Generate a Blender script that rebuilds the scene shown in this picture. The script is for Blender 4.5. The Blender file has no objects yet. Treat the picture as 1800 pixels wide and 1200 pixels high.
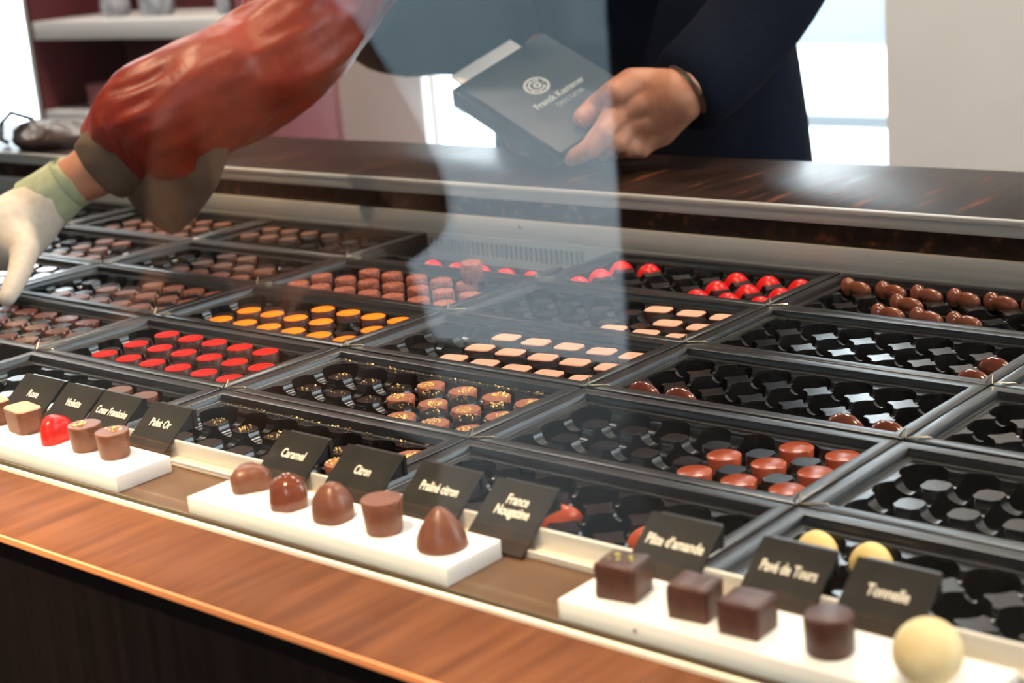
import bpy, bmesh, math, random
from mathutils import Vector, Matrix, noise

random.seed(7)
SC = bpy.context.scene
COL = SC.collection
ZT = 0.95            # height of the tray surface above the floor; everything below is authored relative to it

# ------------------------------------------------------------------ camera
F_PX = 2864.56
YAW, PITCH, ROLL = 0.7284, 0.2671, -0.0840
CAM = Vector((1.27605, -0.76223, 0.35848))
_f = Vector((-math.sin(YAW) * math.cos(PITCH), math.cos(YAW) * math.cos(PITCH), -math.sin(PITCH)))
_r = _f.cross(Vector((0, 0, 1))).normalized()
_u = _r.cross(_f)
R_ = math.cos(ROLL) * _r + math.sin(ROLL) * _u
U_ = -math.sin(ROLL) * _r + math.cos(ROLL) * _u
cd = bpy.data.cameras.new('camera')
cd.sensor_width = 36.0
cd.lens = 36.0 * F_PX / 1800.0
cd.clip_start = 0.02
cd.dof.use_dof = True
cd.dof.focus_distance = 1.22
cd.dof.aperture_fstop = 8.5
cam = bpy.data.objects.new('camera', cd)
COL.objects.link(cam)
m = Matrix((R_, U_, -_f)).transposed().to_4x4()
m.translation = CAM + Vector((0, 0, ZT))
cam.matrix_world = m
SC.camera = cam

def ray(p):
    return (_f + R_ * ((p[0] - 900) / F_PX) - U_ * ((p[1] - 600) / F_PX)).normalized()
def aty(p, y):
    d = ray(p); return CAM + d * ((y - CAM.y) / d.y)
def atz(p, z):
    d = ray(p); return CAM + d * ((z - CAM.z) / d.z)
def atplane(p, o, n):
    d = ray(p); return CAM + d * ((o - CAM).dot(n) / d.dot(n))

# ------------------------------------------------------------------ world, view
SC.view_settings.view_transform = 'Standard'
SC.view_settings.look = 'None'
SC.view_settings.gamma = 1.0
SC.view_settings.exposure = 0.6
SC.view_settings.use_curve_mapping = False
w = bpy.data.worlds.new('overcast_sky'); SC.world = w
w.use_nodes = True
w.node_tree.nodes['Background'].inputs[0].default_value = (0.82, 0.92, 1.0, 1)
w.node_tree.nodes['Background'].inputs[1].default_value = 7.0

def lamp(name, kind, loc, energy, color, size=0.06, target=None, spot=60, blend=0.6, sx=None, sy=None):
    l = bpy.data.lights.new(name, kind)
    l.energy = energy; l.color = color
    if kind == 'SPOT':
        l.spot_size = math.radians(spot); l.spot_blend = blend; l.shadow_soft_size = size
    if kind == 'AREA':
        l.shape = 'RECTANGLE'; l.size = sx; l.size_y = sy
    o = bpy.data.objects.new(name, l); COL.objects.link(o)
    o.location = Vector(loc) + Vector((0, 0, ZT))
    if target is not None:
        o.rotation_euler = (Vector(target) - Vector(loc)).to_track_quat('-Z', 'Y').to_euler()
    return o

WARM = (1.0, 0.74, 0.48)
# ceiling spotlights over the display counter; last two added to light coat and trays
SPOTS = [((-0.10, -0.95, 2.55), (0.26, -0.38, 0.0), 1250), ((0.58, -1.00, 2.55), (0.64, -0.37, 0.0), 760),
         ((1.25, -1.00, 2.55), (1.03, -0.38, 0.0), 330), ((-0.9, -0.25, 2.55), (-0.28, 0.22, 0.0), 260),
         ((0.45, -0.05, 2.55), (0.16, 0.58, 0.1), 135), ((-1.2, -0.9, 2.55), (-1.0, -1.45, -0.3), 300),
         ((1.35, -0.35, 2.55), (0.66, 0.04, 0.0), 150)]
for k, (a, b, e) in enumerate(SPOTS):
    lamp('spot_lamp', 'SPOT', (a[0], a[1], a[2] - 0.06), e, WARM, 0.035, b, 17 if k < 3 else 30, 0.9)

# ------------------------------------------------------------------ helpers
def new_mat(name, color=(0.8, 0.8, 0.8), rough=0.5, metal=0.0, spec=0.5, coat=0.0, sss=0.0):
    mt = bpy.data.materials.new(name); mt.use_nodes = True
    b = mt.node_tree.nodes['Principled BSDF']
    b.inputs['Base Color'].default_value = (*color, 1)
    b.inputs['Roughness'].default_value = rough
    b.inputs['Metallic'].default_value = metal
    b.inputs['Specular IOR Level'].default_value = spec
    b.inputs['Coat Weight'].default_value = coat
    b.inputs['Coat Roughness'].default_value = 0.08
    if sss:
        b.inputs['Subsurface Weight'].default_value = sss
        b.inputs['Subsurface Radius'].default_value = (0.01, 0.004, 0.002)
    return mt

def nodes(mt): return mt.node_tree.nodes, mt.node_tree.links, mt.node_tree.nodes['Principled BSDF']

def noise_mat(name, c1, c2, scale=(20, 20, 20), nscale=1.0, detail=6, rough=0.5, bump=0.0, lo=0.35, hi=0.65,
              bscale=None, rough2=None, metal=0.0, spec=0.5, coat=0.0, bdist=0.001, c3=None):
    mt = new_mat(name, c1, rough, metal, spec, coat)
    N, L, B = nodes(mt)
    tc = N.new('ShaderNodeTexCoord'); mp = N.new('ShaderNodeMapping'); mp.inputs['Scale'].default_value = scale
    no = N.new('ShaderNodeTexNoise'); no.inputs['Scale'].default_value = nscale; no.inputs['Detail'].default_value = detail
    cr = N.new('ShaderNodeValToRGB')
    cr.color_ramp.elements[0].position = lo; cr.color_ramp.elements[0].color = (*c1, 1)
    cr.color_ramp.elements[1].position = hi; cr.color_ramp.elements[1].color = (*c2, 1)
    if c3:
        e = cr.color_ramp.elements.new(min(0.98, hi + 0.1)); e.color = (*c3, 1)
    L.new(tc.outputs['Object'], mp.inputs[0]); L.new(mp.outputs[0], no.inputs['Vector'])
    L.new(no.outputs['Fac'], cr.inputs[0]); L.new(cr.outputs[0], B.inputs['Base Color'])
    if rough2 is not None:
        mr = N.new('ShaderNodeMapRange'); mr.inputs['To Min'].default_value = rough; mr.inputs['To Max'].default_value = rough2
        L.new(no.outputs['Fac'], mr.inputs[0]); L.new(mr.outputs[0], B.inputs['Roughness'])
    if bump:
        n2 = no
        if bscale:
            n2 = N.new('ShaderNodeTexNoise'); n2.inputs['Scale'].default_value = bscale; n2.inputs['Detail'].default_value = 4
            L.new(tc.outputs['Object'], n2.inputs['Vector'])
        bp = N.new('ShaderNodeBump'); bp.inputs['Strength'].default_value = bump; bp.inputs['Distance'].default_value = bdist
        L.new(n2.outputs['Fac'], bp.inputs['Height']); L.new(bp.outputs[0], B.inputs['Normal'])
    return mt

M = {}
M['plastic'] = noise_mat('black_plastic', (0.006, 0.006, 0.0065), (0.009, 0.009, 0.009), (1, 1, 1), 60, 3, 0.16, rough2=0.24)
M['rim'] = noise_mat('black_rim_plastic', (0.009, 0.009, 0.0095), (0.014, 0.014, 0.014), (1, 1, 1), 60, 3, 0.26, 0.2, bscale=18, rough2=0.36, bdist=0.0005)
for _k in ('plastic',):
    N, L, B = nodes(M[_k]); bv = N.new('ShaderNodeBevel'); bv.samples = 4; bv.inputs['Radius'].default_value = 0.00045
    L.new(bv.outputs[0], B.inputs['Normal'])
M['wire'] = new_mat('edge_and_screw_brass', (0.85, 0.72, 0.52), 0.25, 1.0)  # bright brass for the drawn rim end edges and the rail screw
M['milk'] = noise_mat('milk_chocolate', (0.135, 0.042, 0.019), (0.17, 0.056, 0.027), (1, 1, 1), 120, 3, 0.38)
M['dark'] = noise_mat('dark_chocolate', (0.036, 0.011, 0.008), (0.056, 0.017, 0.012), (1, 1, 1), 120, 3, 0.42, 0.15, bscale=160, bdist=0.0004)
M['glossy'] = noise_mat('glossy_chocolate', (0.13, 0.032, 0.018), (0.17, 0.045, 0.024), (1, 1, 1), 90, 2, 0.16, coat=0.3)
M['caramel'] = noise_mat('caramel_chocolate', (0.34, 0.056, 0.016), (0.40, 0.068, 0.020), (1, 1, 1), 70, 2, 0.26, coat=0.0)
M['nutbrown'] = noise_mat('peanut_milk_chocolate', (0.17, 0.045, 0.020), (0.21, 0.058, 0.027), (1, 1, 1), 70, 2, 0.24, coat=0.15)
M['red'] = new_mat('red_cocoa_butter', (0.66, 0.010, 0.010), 0.30, spec=0.3)
M['redtop'] = new_mat('red_printed_top', (0.60, 0.016, 0.011), 0.5, spec=0.15)
M['orange'] = new_mat('orange_printed_top', (1.0, 0.22, 0.015), 0.5, spec=0.15)
M['pink'] = new_mat('pale_pink_top', (0.72, 0.37, 0.26), 0.55, spec=0.2)
M['pbody'] = noise_mat('moulded_dark_milk_chocolate', (0.085, 0.026, 0.018), (0.11, 0.034, 0.022), (1, 1, 1), 120, 3, 0.4)
M['gold'] = new_mat('gold_flake', (1.0, 0.66, 0.24), 0.35, 0.5)
M['goldtop'] = noise_mat('gold_dusted_chocolate', (0.34, 0.10, 0.048), (0.42, 0.14, 0.07), (1, 1, 1), 300, 3, 0.35)
M['text_choc'] = noise_mat('rough_cocoa_nib_chocolate', (0.20, 0.055, 0.035), (0.36, 0.11, 0.07), (1, 1, 1), 420, 4, 0.45, 0.9, lo=0.42, hi=0.58, bdist=0.0012)
M['nibtop'] = M['text_choc']
M['yellow'] = noise_mat('yellow_white_chocolate', (0.90, 0.62, 0.20), (0.95, 0.70, 0.27), (1, 1, 1), 40, 3, 0.45)
M['ball'] = noise_mat('powdered_white_chocolate', (0.82, 0.62, 0.30), (0.90, 0.76, 0.46), (1, 1, 1), 60, 3, 0.75)
M['pista'] = new_mat('pistachio', (0.45, 0.42, 0.10), 0.6)
M['plate'] = new_mat('white_lacquer', (0.86, 0.84, 0.80), 0.4)
M['alu'] = noise_mat('brushed_aluminium', (0.40, 0.375, 0.34), (0.46, 0.43, 0.39), (3, 200, 200), 1, 3, 0.45, metal=0.2)
M['alu_front'] = noise_mat('cream_anodised_rail', (0.62, 0.58, 0.50), (0.70, 0.66, 0.58), (3, 200, 200), 1, 3, 0.45, metal=0.3)
M['vent'] = new_mat('grey_vent_metal', (0.30, 0.30, 0.29), 0.5, 0.1)
M['wenge'] = noise_mat('wenge_wood', (0.016, 0.009, 0.007), (0.032, 0.015, 0.010), (80, 9, 80), 1, 8, 0.28, 0.3, lo=0.40, hi=0.60, rough2=0.42, bdist=0.0005, spec=0.16, c3=(0.13, 0.045, 0.020))
M['wood'] = noise_mat('warm_brown_wood', (0.058, 0.021, 0.010), (0.100, 0.040, 0.018), (95, 9, 9), 1, 8, 0.38, 0.2, lo=0.34, hi=0.70, rough2=0.5, spec=0.14, bdist=0.0004, c3=(0.18, 0.082, 0.037))
M['ledge'] = noise_mat('brown_ledge_laminate', (0.085, 0.050, 0.029), (0.12, 0.072, 0.043), (30, 6, 6), 1, 5, 0.3, spec=0.25)
M['bevel'] = new_mat('orange_wood_edge', (0.55, 0.20, 0.07), 0.35)
M['panel'] = noise_mat('dark_front_panel', (0.002, 0.0012, 0.001), (0.007, 0.0035, 0.003), (150, 150, 4), 1, 6, 0.6, lo=0.4, hi=0.75, spec=0.08)
M['gasket'] = new_mat('olive_green_gasket', (0.13, 0.13, 0.085), 0.4)
M['seal'] = new_mat('cream_glass_channel', (0.70, 0.64, 0.52), 0.4)
M['card'] = noise_mat('black_card', (0.010, 0.0095, 0.008), (0.018, 0.015, 0.011), (1, 1, 1), 60, 3, 0.55, 0.1, bscale=200, spec=0.25)
M['ink'] = new_mat('cream_print', (0.80, 0.74, 0.62), 0.5)
M['foot'] = new_mat('black_acrylic', (0.012, 0.011, 0.010), 0.3)
M['suit'] = noise_mat('navy_suit_cloth', (0.0035, 0.0055, 0.0125), (0.006, 0.009, 0.019), (1, 1, 1), 300, 3, 0.85, 0.3, bscale=500, spec=0.05)
M['skin'] = noise_mat('skin', (0.50, 0.205, 0.12), (0.60, 0.27, 0.165), (1, 1, 1), 60, 5, 0.5, 0.25, bscale=320, bdist=0.0006)
M['nail'] = new_mat('finger_nail', (0.72, 0.42, 0.31), 0.3)
M['satin'] = noise_mat('red_satin_cloth', (0.17, 0.012, 0.005), (0.25, 0.022, 0.007), (1, 1, 1), 25, 4, 0.42, 0.45, bscale=16, bdist=0.008, spec=0.3)
M['lining'] = noise_mat('olive_brown_lining', (0.085, 0.050, 0.028), (0.12, 0.072, 0.042), (1, 1, 1), 25, 4, 0.7, 0.5, bscale=35, bdist=0.004)
M['knit'] = noise_mat('white_knit_glove', (0.70, 0.58, 0.46), (0.78, 0.67, 0.55), (1, 1, 1), 140, 3, 0.85, 0.5, bscale=900, bdist=0.0008)
M['cuffgreen'] = noise_mat('green_knit_cuff', (0.40, 0.43, 0.26), (0.47, 0.50, 0.32), (1, 1, 1), 120, 3, 0.85, 0.5, bscale=700, bdist=0.0008)
M['box'] = new_mat('dark_teal_box_card', (0.022, 0.026, 0.028), 0.5)
M['cream'] = new_mat('cream_paper', (0.88, 0.78, 0.68), 0.6)
M['silver'] = new_mat('silver_print', (0.50, 0.52, 0.50), 0.4, 0.3)
M['strap'] = new_mat('metal_watch_band', (0.30, 0.22, 0.17), 0.3, 0.8)
M['wall'] = noise_mat('warm_white_plaster', (0.72, 0.67, 0.625), (0.75, 0.70, 0.655), (1, 1, 1), 3, 3, 0.7)
M['ceil'] = new_mat('brown_grey_ceiling_paint', (0.14, 0.12, 0.11), 0.8)
M['white'] = new_mat('white_paint', (0.74, 0.72, 0.70), 0.5)
M['darkwall'] = noise_mat('dark_brown_plaster', (0.012, 0.009, 0.008), (0.018, 0.013, 0.011), (1, 1, 1), 3, 3, 0.7)
M['floor'] = noise_mat('grey_brown_floor', (0.16, 0.13, 0.11), (0.22, 0.18, 0.15), (1, 1, 1), 2, 5, 0.4)
M['maroon'] = noise_mat('maroon_cabinet', (0.10, 0.022, 0.024), (0.14, 0.030, 0.032), (1, 1, 1), 2, 4, 0.6, spec=0.15)
M['maroonbox'] = new_mat('maroon_gift_box', (0.26, 0.060, 0.062), 0.5)
M['shelf'] = new_mat('white_shelf', (0.78, 0.74, 0.72), 0.45)
M['foil'] = noise_mat('crumpled_cellophane', (0.60, 0.62, 0.66), (0.25, 0.25, 0.28), (1, 1, 1), 30, 5, 0.2, 0.9, bscale=45, bdist=0.02)
M['leather'] = noise_mat('brown_leather', (0.028, 0.012, 0.009), (0.06, 0.022, 0.015), (1, 1, 1), 14, 5, 0.4, 0.8, bscale=20, bdist=0.01)
M['coat'] = new_mat('brown_coat_cloth', (0.33, 0.17, 0.10), 0.85)
M['hair'] = new_mat('dark_hair', (0.03, 0.02, 0.015), 0.6)
M['facade'] = noise_mat('blue_grey_facade', (0.27, 0.335, 0.36), (0.30, 0.37, 0.395), (1, 1, 1), 0.6, 3, 0.8)
M['paving'] = noise_mat('pale_paving', (0.50, 0.52, 0.55), (0.58, 0.60, 0.62), (1, 1, 1), 1, 3, 0.8)
M['railing'] = new_mat('grey_railing_paint', (0.16, 0.18, 0.20), 0.5)
M['steel'] = new_mat('brushed_lamp_steel', (0.5, 0.5, 0.5), 0.35, 0.9)

for _k, _ior in (('redtop', 1.18), ('orange', 1.18), ('pink', 1.2), ('caramel', 1.38), ('wenge', 1.25), ('wood', 1.25), ('ledge', 1.3)): M[_k].node_tree.nodes['Principled BSDF'].inputs['IOR'].default_value = _ior

def pane_mat(name, tint=(1, 1, 1)):
    mt = bpy.data.materials.new(name); mt.use_nodes = True
    N = mt.node_tree.nodes; L = mt.node_tree.links
    for n in list(N): N.remove(n)
    out = N.new('ShaderNodeOutputMaterial'); mx = N.new('ShaderNodeMixShader')
    tr = N.new('ShaderNodeBsdfTransparent'); tr.inputs[0].default_value = (*tint, 1)
    gl = N.new('ShaderNodeBsdfGlossy'); gl.inputs['Roughness'].default_value = 0.0
    lw = N.new('ShaderNodeLayerWeight'); lw.inputs['Blend'].default_value = 0.5
    pw = N.new('ShaderNodeMath'); pw.operation = 'POWER'; pw.inputs[1].default_value = 5
    ma = N.new('ShaderNodeMath'); ma.operation = 'MULTIPLY_ADD'; ma.inputs[1].default_value = 0.96; ma.inputs[2].default_value = 0.04
    L.new(lw.outputs['Facing'], pw.inputs[0]); L.new(pw.outputs[0], ma.inputs[0]); L.new(ma.outputs[0], mx.inputs[0])
    L.new(tr.outputs[0], mx.inputs[1]); L.new(gl.outputs[0], mx.inputs[2]); L.new(mx.outputs[0], out.inputs[0])
    return mt
M['pane'] = pane_mat('clear_glass', (0.985, 0.995, 0.99))
M['edge'] = new_mat('green_glass_edge', (0.16, 0.24, 0.18), 0.15)

# ---- geometry primitives (into a bmesh)
def box(bm, c, s, rot=None, bevel=0.0, seg=2, mi=0):
    r = bmesh.ops.create_cube(bm, size=1.0)
    vs = r['verts']
    for v in vs: v.co = Vector((v.co.x * s[0], v.co.y * s[1], v.co.z * s[2]))
    fs = set(f for v in vs for f in v.link_faces)
    if bevel:
        es = list(set(e for v in vs for e in v.link_edges))
        g = bmesh.ops.bevel(bm, geom=es, offset=bevel, segments=seg, affect='EDGES', profile=0.5)
        vs = list(set(v for f in g['faces'] for v in f.verts) | set(v for v in vs if v.is_valid))
        fs = set(f for v in vs for f in v.link_faces)
    for v in vs:
        if rot: v.co = rot @ v.co
        v.co += Vector(c)
    for f in fs: f.material_index = mi
    return vs

def lathe(bm, prof, seg=32, c=(0, 0, 0), squash=None, mi=0):
    """prof: list of (r, z) from bottom to top; r=0 ends are poles"""
    rings = []
    for r, z in prof:
        if r < 1e-6:
            rings.append([bm.verts.new(Vector(c) + Vector((0, 0, z)))])
        else:
            ring = []
            for k in range(seg):
                a = 2 * math.pi * k / seg
                x, y = r * math.cos(a), r * math.sin(a)
                if squash: x, y = squash(a, x, y, z)
                ring.append(bm.verts.new(Vector(c) + Vector((x, y, z))))
            rings.append(ring)
    for a, b in zip(rings[:-1], rings[1:]):
        for k in range(seg):
            k2 = (k + 1) % seg
            if len(a) == 1 and len(b) == 1: continue
            if len(a) == 1: f = bm.faces.new((a[0], b[k2], b[k]))
            elif len(b) == 1: f = bm.faces.new((a[k], a[k2], b[0]))
            else: f = bm.faces.new((a[k], a[k2], b[k2], b[k]))
            f.material_index = mi
    if len(rings[0]) > 1: bm.faces.new(list(reversed(rings[0]))).material_index = mi
    if len(rings[-1]) > 1: bm.faces.new(rings[-1]).material_index = mi

def tube(bm, pts, rad, seg=8, caps=True):
    pts = [Vector(p) for p in pts]
    n = len(pts); rad = rad if isinstance(rad, (list, tuple)) else [rad] * n
    rings = []; prev = None
    for i, p in enumerate(pts):
        t = (pts[min(i + 1, n - 1)] - pts[max(i - 1, 0)]).normalized()
        if prev is None:
            a = t.cross(Vector((0, 0, 1)))
            if a.length < 1e-3: a = t.cross(Vector((1, 0, 0)))
            a.normalize()
        else:
            a = (prev - t * prev.dot(t)).normalized()
        prev = a; b = t.cross(a)
        rr = rad[i]; ra, rb = rr if isinstance(rr, (list, tuple)) else (rr, rr)
        rings.append([bm.verts.new(p + a * (ra * math.cos(2 * math.pi * k / seg)) + b * (rb * math.sin(2 * math.pi * k / seg))) for k in range(seg)])
    for A, B in zip(rings[:-1], rings[1:]):
        for k in range(seg):
            bm.faces.new((A[k], A[(k + 1) % seg], B[(k + 1) % seg], B[k]))
    if caps:
        bm.faces.new(list(reversed(rings[0]))); bm.faces.new(rings[-1])
    return rings

def prism(bm, poly, z0, z1, top_scale=1.0, M4=None, bevel=0.0):
    cx = sum(p[0] for p in poly) / len(poly); cy = sum(p[1] for p in poly) / len(poly)
    lo = [bm.verts.new(Vector((p[0], p[1], z0))) for p in poly]
    hi = [bm.verts.new(Vector((cx + (p[0] - cx) * top_scale, cy + (p[1] - cy) * top_scale, z1))) for p in poly]
    n = len(poly)
    for k in range(n): bm.faces.new((lo[k], lo[(k + 1) % n], hi[(k + 1) % n], hi[k]))
    bm.faces.new(list(reversed(lo))); top = bm.faces.new(hi)
    if bevel:
        bmesh.ops.bevel(bm, geom=[e for e in top.edges], offset=bevel, segments=2, affect='EDGES', profile=0.5)
    if M4 is not None:
        for v in bm.verts: v.co = M4 @ v.co

def mesh_of(bm, name, mats, smooth=True, angle=40):
    bmesh.ops.recalc_face_normals(bm, faces=bm.faces[:])
    me = bpy.data.meshes.new(name); bm.to_mesh(me); bm.free()
    for mm in (mats if isinstance(mats, (list, tuple)) else [mats]): me.materials.append(mm)
    if smooth:
        me.polygons.foreach_set('use_smooth', [True] * len(me.polygons))
        me.set_sharp_from_angle(angle=math.radians(angle))
    me.update()
    return me

def link(name, me, parent=None, loc=(0, 0, 0), rot=None, scale=None):
    o = bpy.data.objects.new(name, me); COL.objects.link(o)
    if parent is None: o.location = Vector(loc) + Vector((0, 0, ZT))
    else: o.parent = parent; o.location = loc
    if rot: o.rotation_euler = rot
    if scale: o.scale = scale
    return o

def tag(o, label=None, cat=None, group=None, kind=None):
    if label: o['label'] = label
    if cat: o['category'] = cat
    if group: o['group'] = group
    if kind: o['kind'] = kind
    return o

def thing(name, label, cat, loc=(0, 0, 0), rot=None, group=None):
    o = bpy.data.objects.new(name, None); COL.objects.link(o)
    o.empty_display_size = 0.02
    o.location = Vector(loc) + Vector((0, 0, ZT))
    if rot: o.rotation_euler = rot
    return tag(o, label, cat, group)

def solid(name, bm, mats, label=None, cat=None, group=None, kind=None, smooth=True, angle=40):
    """top-level single mesh authored in scene coordinates; its origin goes to the centre of its base"""
    co = [v.co for v in bm.verts]
    lo = Vector((min(c.x for c in co), min(c.y for c in co), min(c.z for c in co)))
    hi = Vector((max(c.x for c in co), max(c.y for c in co), max(c.z for c in co)))
    b = Vector(((lo.x + hi.x) / 2, (lo.y + hi.y) / 2, lo.z))
    for v in bm.verts: v.co -= b
    o = link(name, mesh_of(bm, name, mats, smooth, angle), None, b)
    return tag(o, label, cat, group, kind)

def struct(name, bm, mats, smooth=False):
    return solid(name, bm, mats, kind='structure', smooth=smooth)

def evaluated(o):
    dg = bpy.context.evaluated_depsgraph_get()
    me = bpy.data.meshes.new_from_object(o.evaluated_get(dg), depsgraph=dg)
    return me

def boolean(me_a, me_b, solver='MANIFOLD'):
    a = bpy.data.objects.new('a', me_a); b = bpy.data.objects.new('b', me_b)
    COL.objects.link(a); COL.objects.link(b)
    md = a.modifiers.new('b', 'BOOLEAN'); md.operation = 'DIFFERENCE'; md.object = b
    md.solver = solver
    bpy.context.view_layer.update()
    me = evaluated(a)
    bpy.data.objects.remove(a); bpy.data.objects.remove(b)
    return me

def text_mesh(body, size, depth=0.0002, align='CENTER', bold=0.0, shear=0.0, width=None, spacing=1.0):
    cu = bpy.data.curves.new('text', 'FONT'); cu.body = body; cu.size = size
    cu.extrude = depth; cu.align_x = align; cu.align_y = 'CENTER'; cu.offset = bold; cu.shear = shear
    cu.space_line = 0.85; cu.resolution_u = 3; cu.space_character = spacing
    o = bpy.data.objects.new('t', cu); COL.objects.link(o)
    bpy.context.view_layer.update()
    me = evaluated(o); bpy.data.objects.remove(o)
    if width:
        xs = [v.co.x for v in me.vertices]; wd = max(xs) - min(xs)
        k = width / wd
        for v in me.vertices: v.co.x *= k
    return me

def skin_mesh(nd, edges, root, levels=2, name='body', voxel=None):
    """nd: {key: (pos, rx, ry)}"""
    keys = list(nd); idx = {k: i for i, k in enumerate(keys)}
    me = bpy.data.meshes.new('sk')
    me.from_pydata([tuple(nd[k][0]) for k in keys], [(idx[a], idx[b]) for a, b in edges], [])
    o = bpy.data.objects.new('sk', me); COL.objects.link(o)
    md = o.modifiers.new('s', 'SKIN'); md.use_smooth_shade = True; md.branch_smoothing = 0.6
    for k in keys:
        sv = me.skin_vertices[0].data[idx[k]]
        sv.radius = (nd[k][1], nd[k][2] if len(nd[k]) > 2 else nd[k][1])
        sv.use_root = (k == root)
    ss = o.modifiers.new('u', 'SUBSURF'); ss.levels = levels; ss.render_levels = levels
    bpy.context.view_layer.update()
    if voxel:
        rm = o.modifiers.new('r', 'REMESH'); rm.mode = 'VOXEL'; rm.voxel_size = voxel
        sm = o.modifiers.new('m', 'SMOOTH'); sm.factor = 0.5; sm.iterations = 6
        bpy.context.view_layer.update()
    r = evaluated(o); bpy.data.objects.remove(o)
    r.polygons.foreach_set('use_smooth', [True] * len(r.polygons))
    return r

def capsule(bm, a, b, ra, rb, seg=16):
    a, b = Vector(a), Vector(b); t_ = (b - a).normalized(); n = 4; pts = []; rr = []
    for k in range(n, 0, -1):
        g = math.pi / 2 * k / (n + 0.15); pts.append(a - t_ * ra * math.sin(g)); rr.append(ra * math.cos(g))
    pts.append(a); rr.append(ra); pts.append(b); rr.append(rb)
    for k in range(1, n + 1):
        g = math.pi / 2 * k / (n + 0.15); pts.append(b + t_ * rb * math.sin(g)); rr.append(rb * math.cos(g))
    tube(bm, pts, rr, seg)
def blob_mesh(nd, edges, voxel=0.002, smooth=8, extra=()):
    bm = bmesh.new()
    for a, b in edges: capsule(bm, nd[a][0], nd[b][0], nd[a][1], nd[b][1])
    for tri in extra:   # webs of flesh between three nodes
        pa = sum((nd[k][0] for k in tri), Vector()) / len(tri); r_ = min(nd[k][1] for k in tri)
        for k in tri: capsule(bm, pa, nd[k][0], r_ * 0.95, r_)
    bmesh.ops.recalc_face_normals(bm, faces=bm.faces[:])
    me = bpy.data.meshes.new('blob'); bm.to_mesh(me); bm.free()
    o = bpy.data.objects.new('blob', me); COL.objects.link(o)
    rm = o.modifiers.new('r', 'REMESH'); rm.mode = 'VOXEL'; rm.voxel_size = voxel
    sm = o.modifiers.new('m', 'SMOOTH'); sm.factor = 0.5; sm.iterations = smooth
    bpy.context.view_layer.update()
    r = evaluated(o); bpy.data.objects.remove(o)
    r.polygons.foreach_set('use_smooth', [True] * len(r.polygons)); r.materials.clear()
    return r

# ------------------------------------------------------------------ room
FL = -0.95; CE = 2.55
def wall_with_openings(name, y, x0, x1, ops, mat, th=0.14, sgn=1):
    bm = bmesh.new(); x = x0
    for a, b, z0, z1 in sorted(ops):
        if a > x: box(bm, ((x + a) / 2, y + sgn * th / 2, (FL + CE) / 2), (a - x, th, CE - FL))
        if z0 > FL: box(bm, ((a + b) / 2, y + sgn * th / 2, (FL + z0) / 2), (b - a, th, z0 - FL))
        if z1 < CE: box(bm, ((a + b) / 2, y + sgn * th / 2, (CE + z1) / 2), (b - a, th, CE - z1))
        x = b
    if x < x1: box(bm, ((x + x1) / 2, y + sgn * th / 2, (FL + CE) / 2), (x1 - x, th, CE - FL))
    return struct(name, bm, mat)
XL, XR, YF, YB = -7.2, 3.0, -3.0, 3.5
wall_with_openings('wall_back', YB, XL, XR, [(-6.9, -5.33, FL + 0.1, 2.4), (-2.855, -1.005, FL + 0.05, 2.4)], M['wall'])
wall_with_openings('wall_front', YF, XL, XR, [(-2.75, -1.30, FL + 0.02, 1.25), (1.35, 2.85, FL + 1.6, 2.4)], M['darkwall'], sgn=-1)
bm = bmesh.new(); box(bm, (XL - 0.07, (YF + YB) / 2, (FL + CE) / 2), (0.14, YB - YF, CE - FL)); struct('wall_left', bm, M['wall'])
bm = bmesh.new()
for a_, b_, c_, d_ in ((YF, 1.3, FL, CE), (2.9, YB, FL, CE), (1.3, 2.9, FL, 0.2), (1.3, 2.9, 2.0, CE)):
    box(bm, (XR + 0.07, (a_ + b_) / 2, (c_ + d_) / 2), (0.14, b_ - a_, d_ - c_))
struct('wall_right', bm, M['wall'])
bm = bmesh.new(); box(bm, ((XL + XR) / 2, (YF + YB) / 2, FL - 0.05), (XR - XL, YB - YF, 0.1)); struct('floor', bm, M['floor'])
bm = bmesh.new(); box(bm, ((XL + XR) / 2, (YF + YB) / 2, CE + 0.05), (XR - XL, YB - YF, 0.1)); struct('ceiling', bm, M['ceil'])

def window(name, x0, x1, z0, z1, y, fr=0.06, mull=()):
    bm = bmesh.new()
    for a, b, c, d in ((x0, x1, z0, z0 + fr), (x0, x1, z1 - fr, z1), (x0, x0 + fr, z0, z1), (x1 - fr, x1, z0, z1)):
        box(bm, ((a + b) / 2, y, (c + d) / 2), (b - a, 0.05, d - c), bevel=0.004)
    for mx in mull: box(bm, (mx, y, (z0 + z1) / 2), (fr * 0.7, 0.05, z1 - z0), bevel=0.004)
    o = struct(name, bm, M['white'])
    bm = bmesh.new(); box(bm, (0, 0, (z1 - z0) / 2), (x1 - x0 - 2 * fr, 0.006, z1 - z0 - 2 * fr))
    link('glass_pane', mesh_of(bm, 'glass_pane', M['pane'], False), o)
    return o
window('window_1', -2.855, -1.005, FL + 0.05, 2.4, YB + 0.07, 0.02)
window('window_2', -6.9, -5.33, FL + 0.1, 2.4, YB + 0.07, 0.06)
window('fill_window_4', 1.35, 2.85, FL + 1.6, 2.4, YF - 0.07, 0.05, (2.1,))  # window added behind the camera so daylight fills the room
window('window_3', -2.75, -1.30, FL + 0.02, 1.25, YF - 0.07, 0.02)
o5 = window('fill_window_5', -0.8, 0.8, 0.2, 2.0, 0.0, 0.06, ()); o5.rotation_euler.z = math.radians(90); o5.location.x = XR + 0.07; o5.location.y = 2.1  # unseen window added in the right wall to light the back wall
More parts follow.
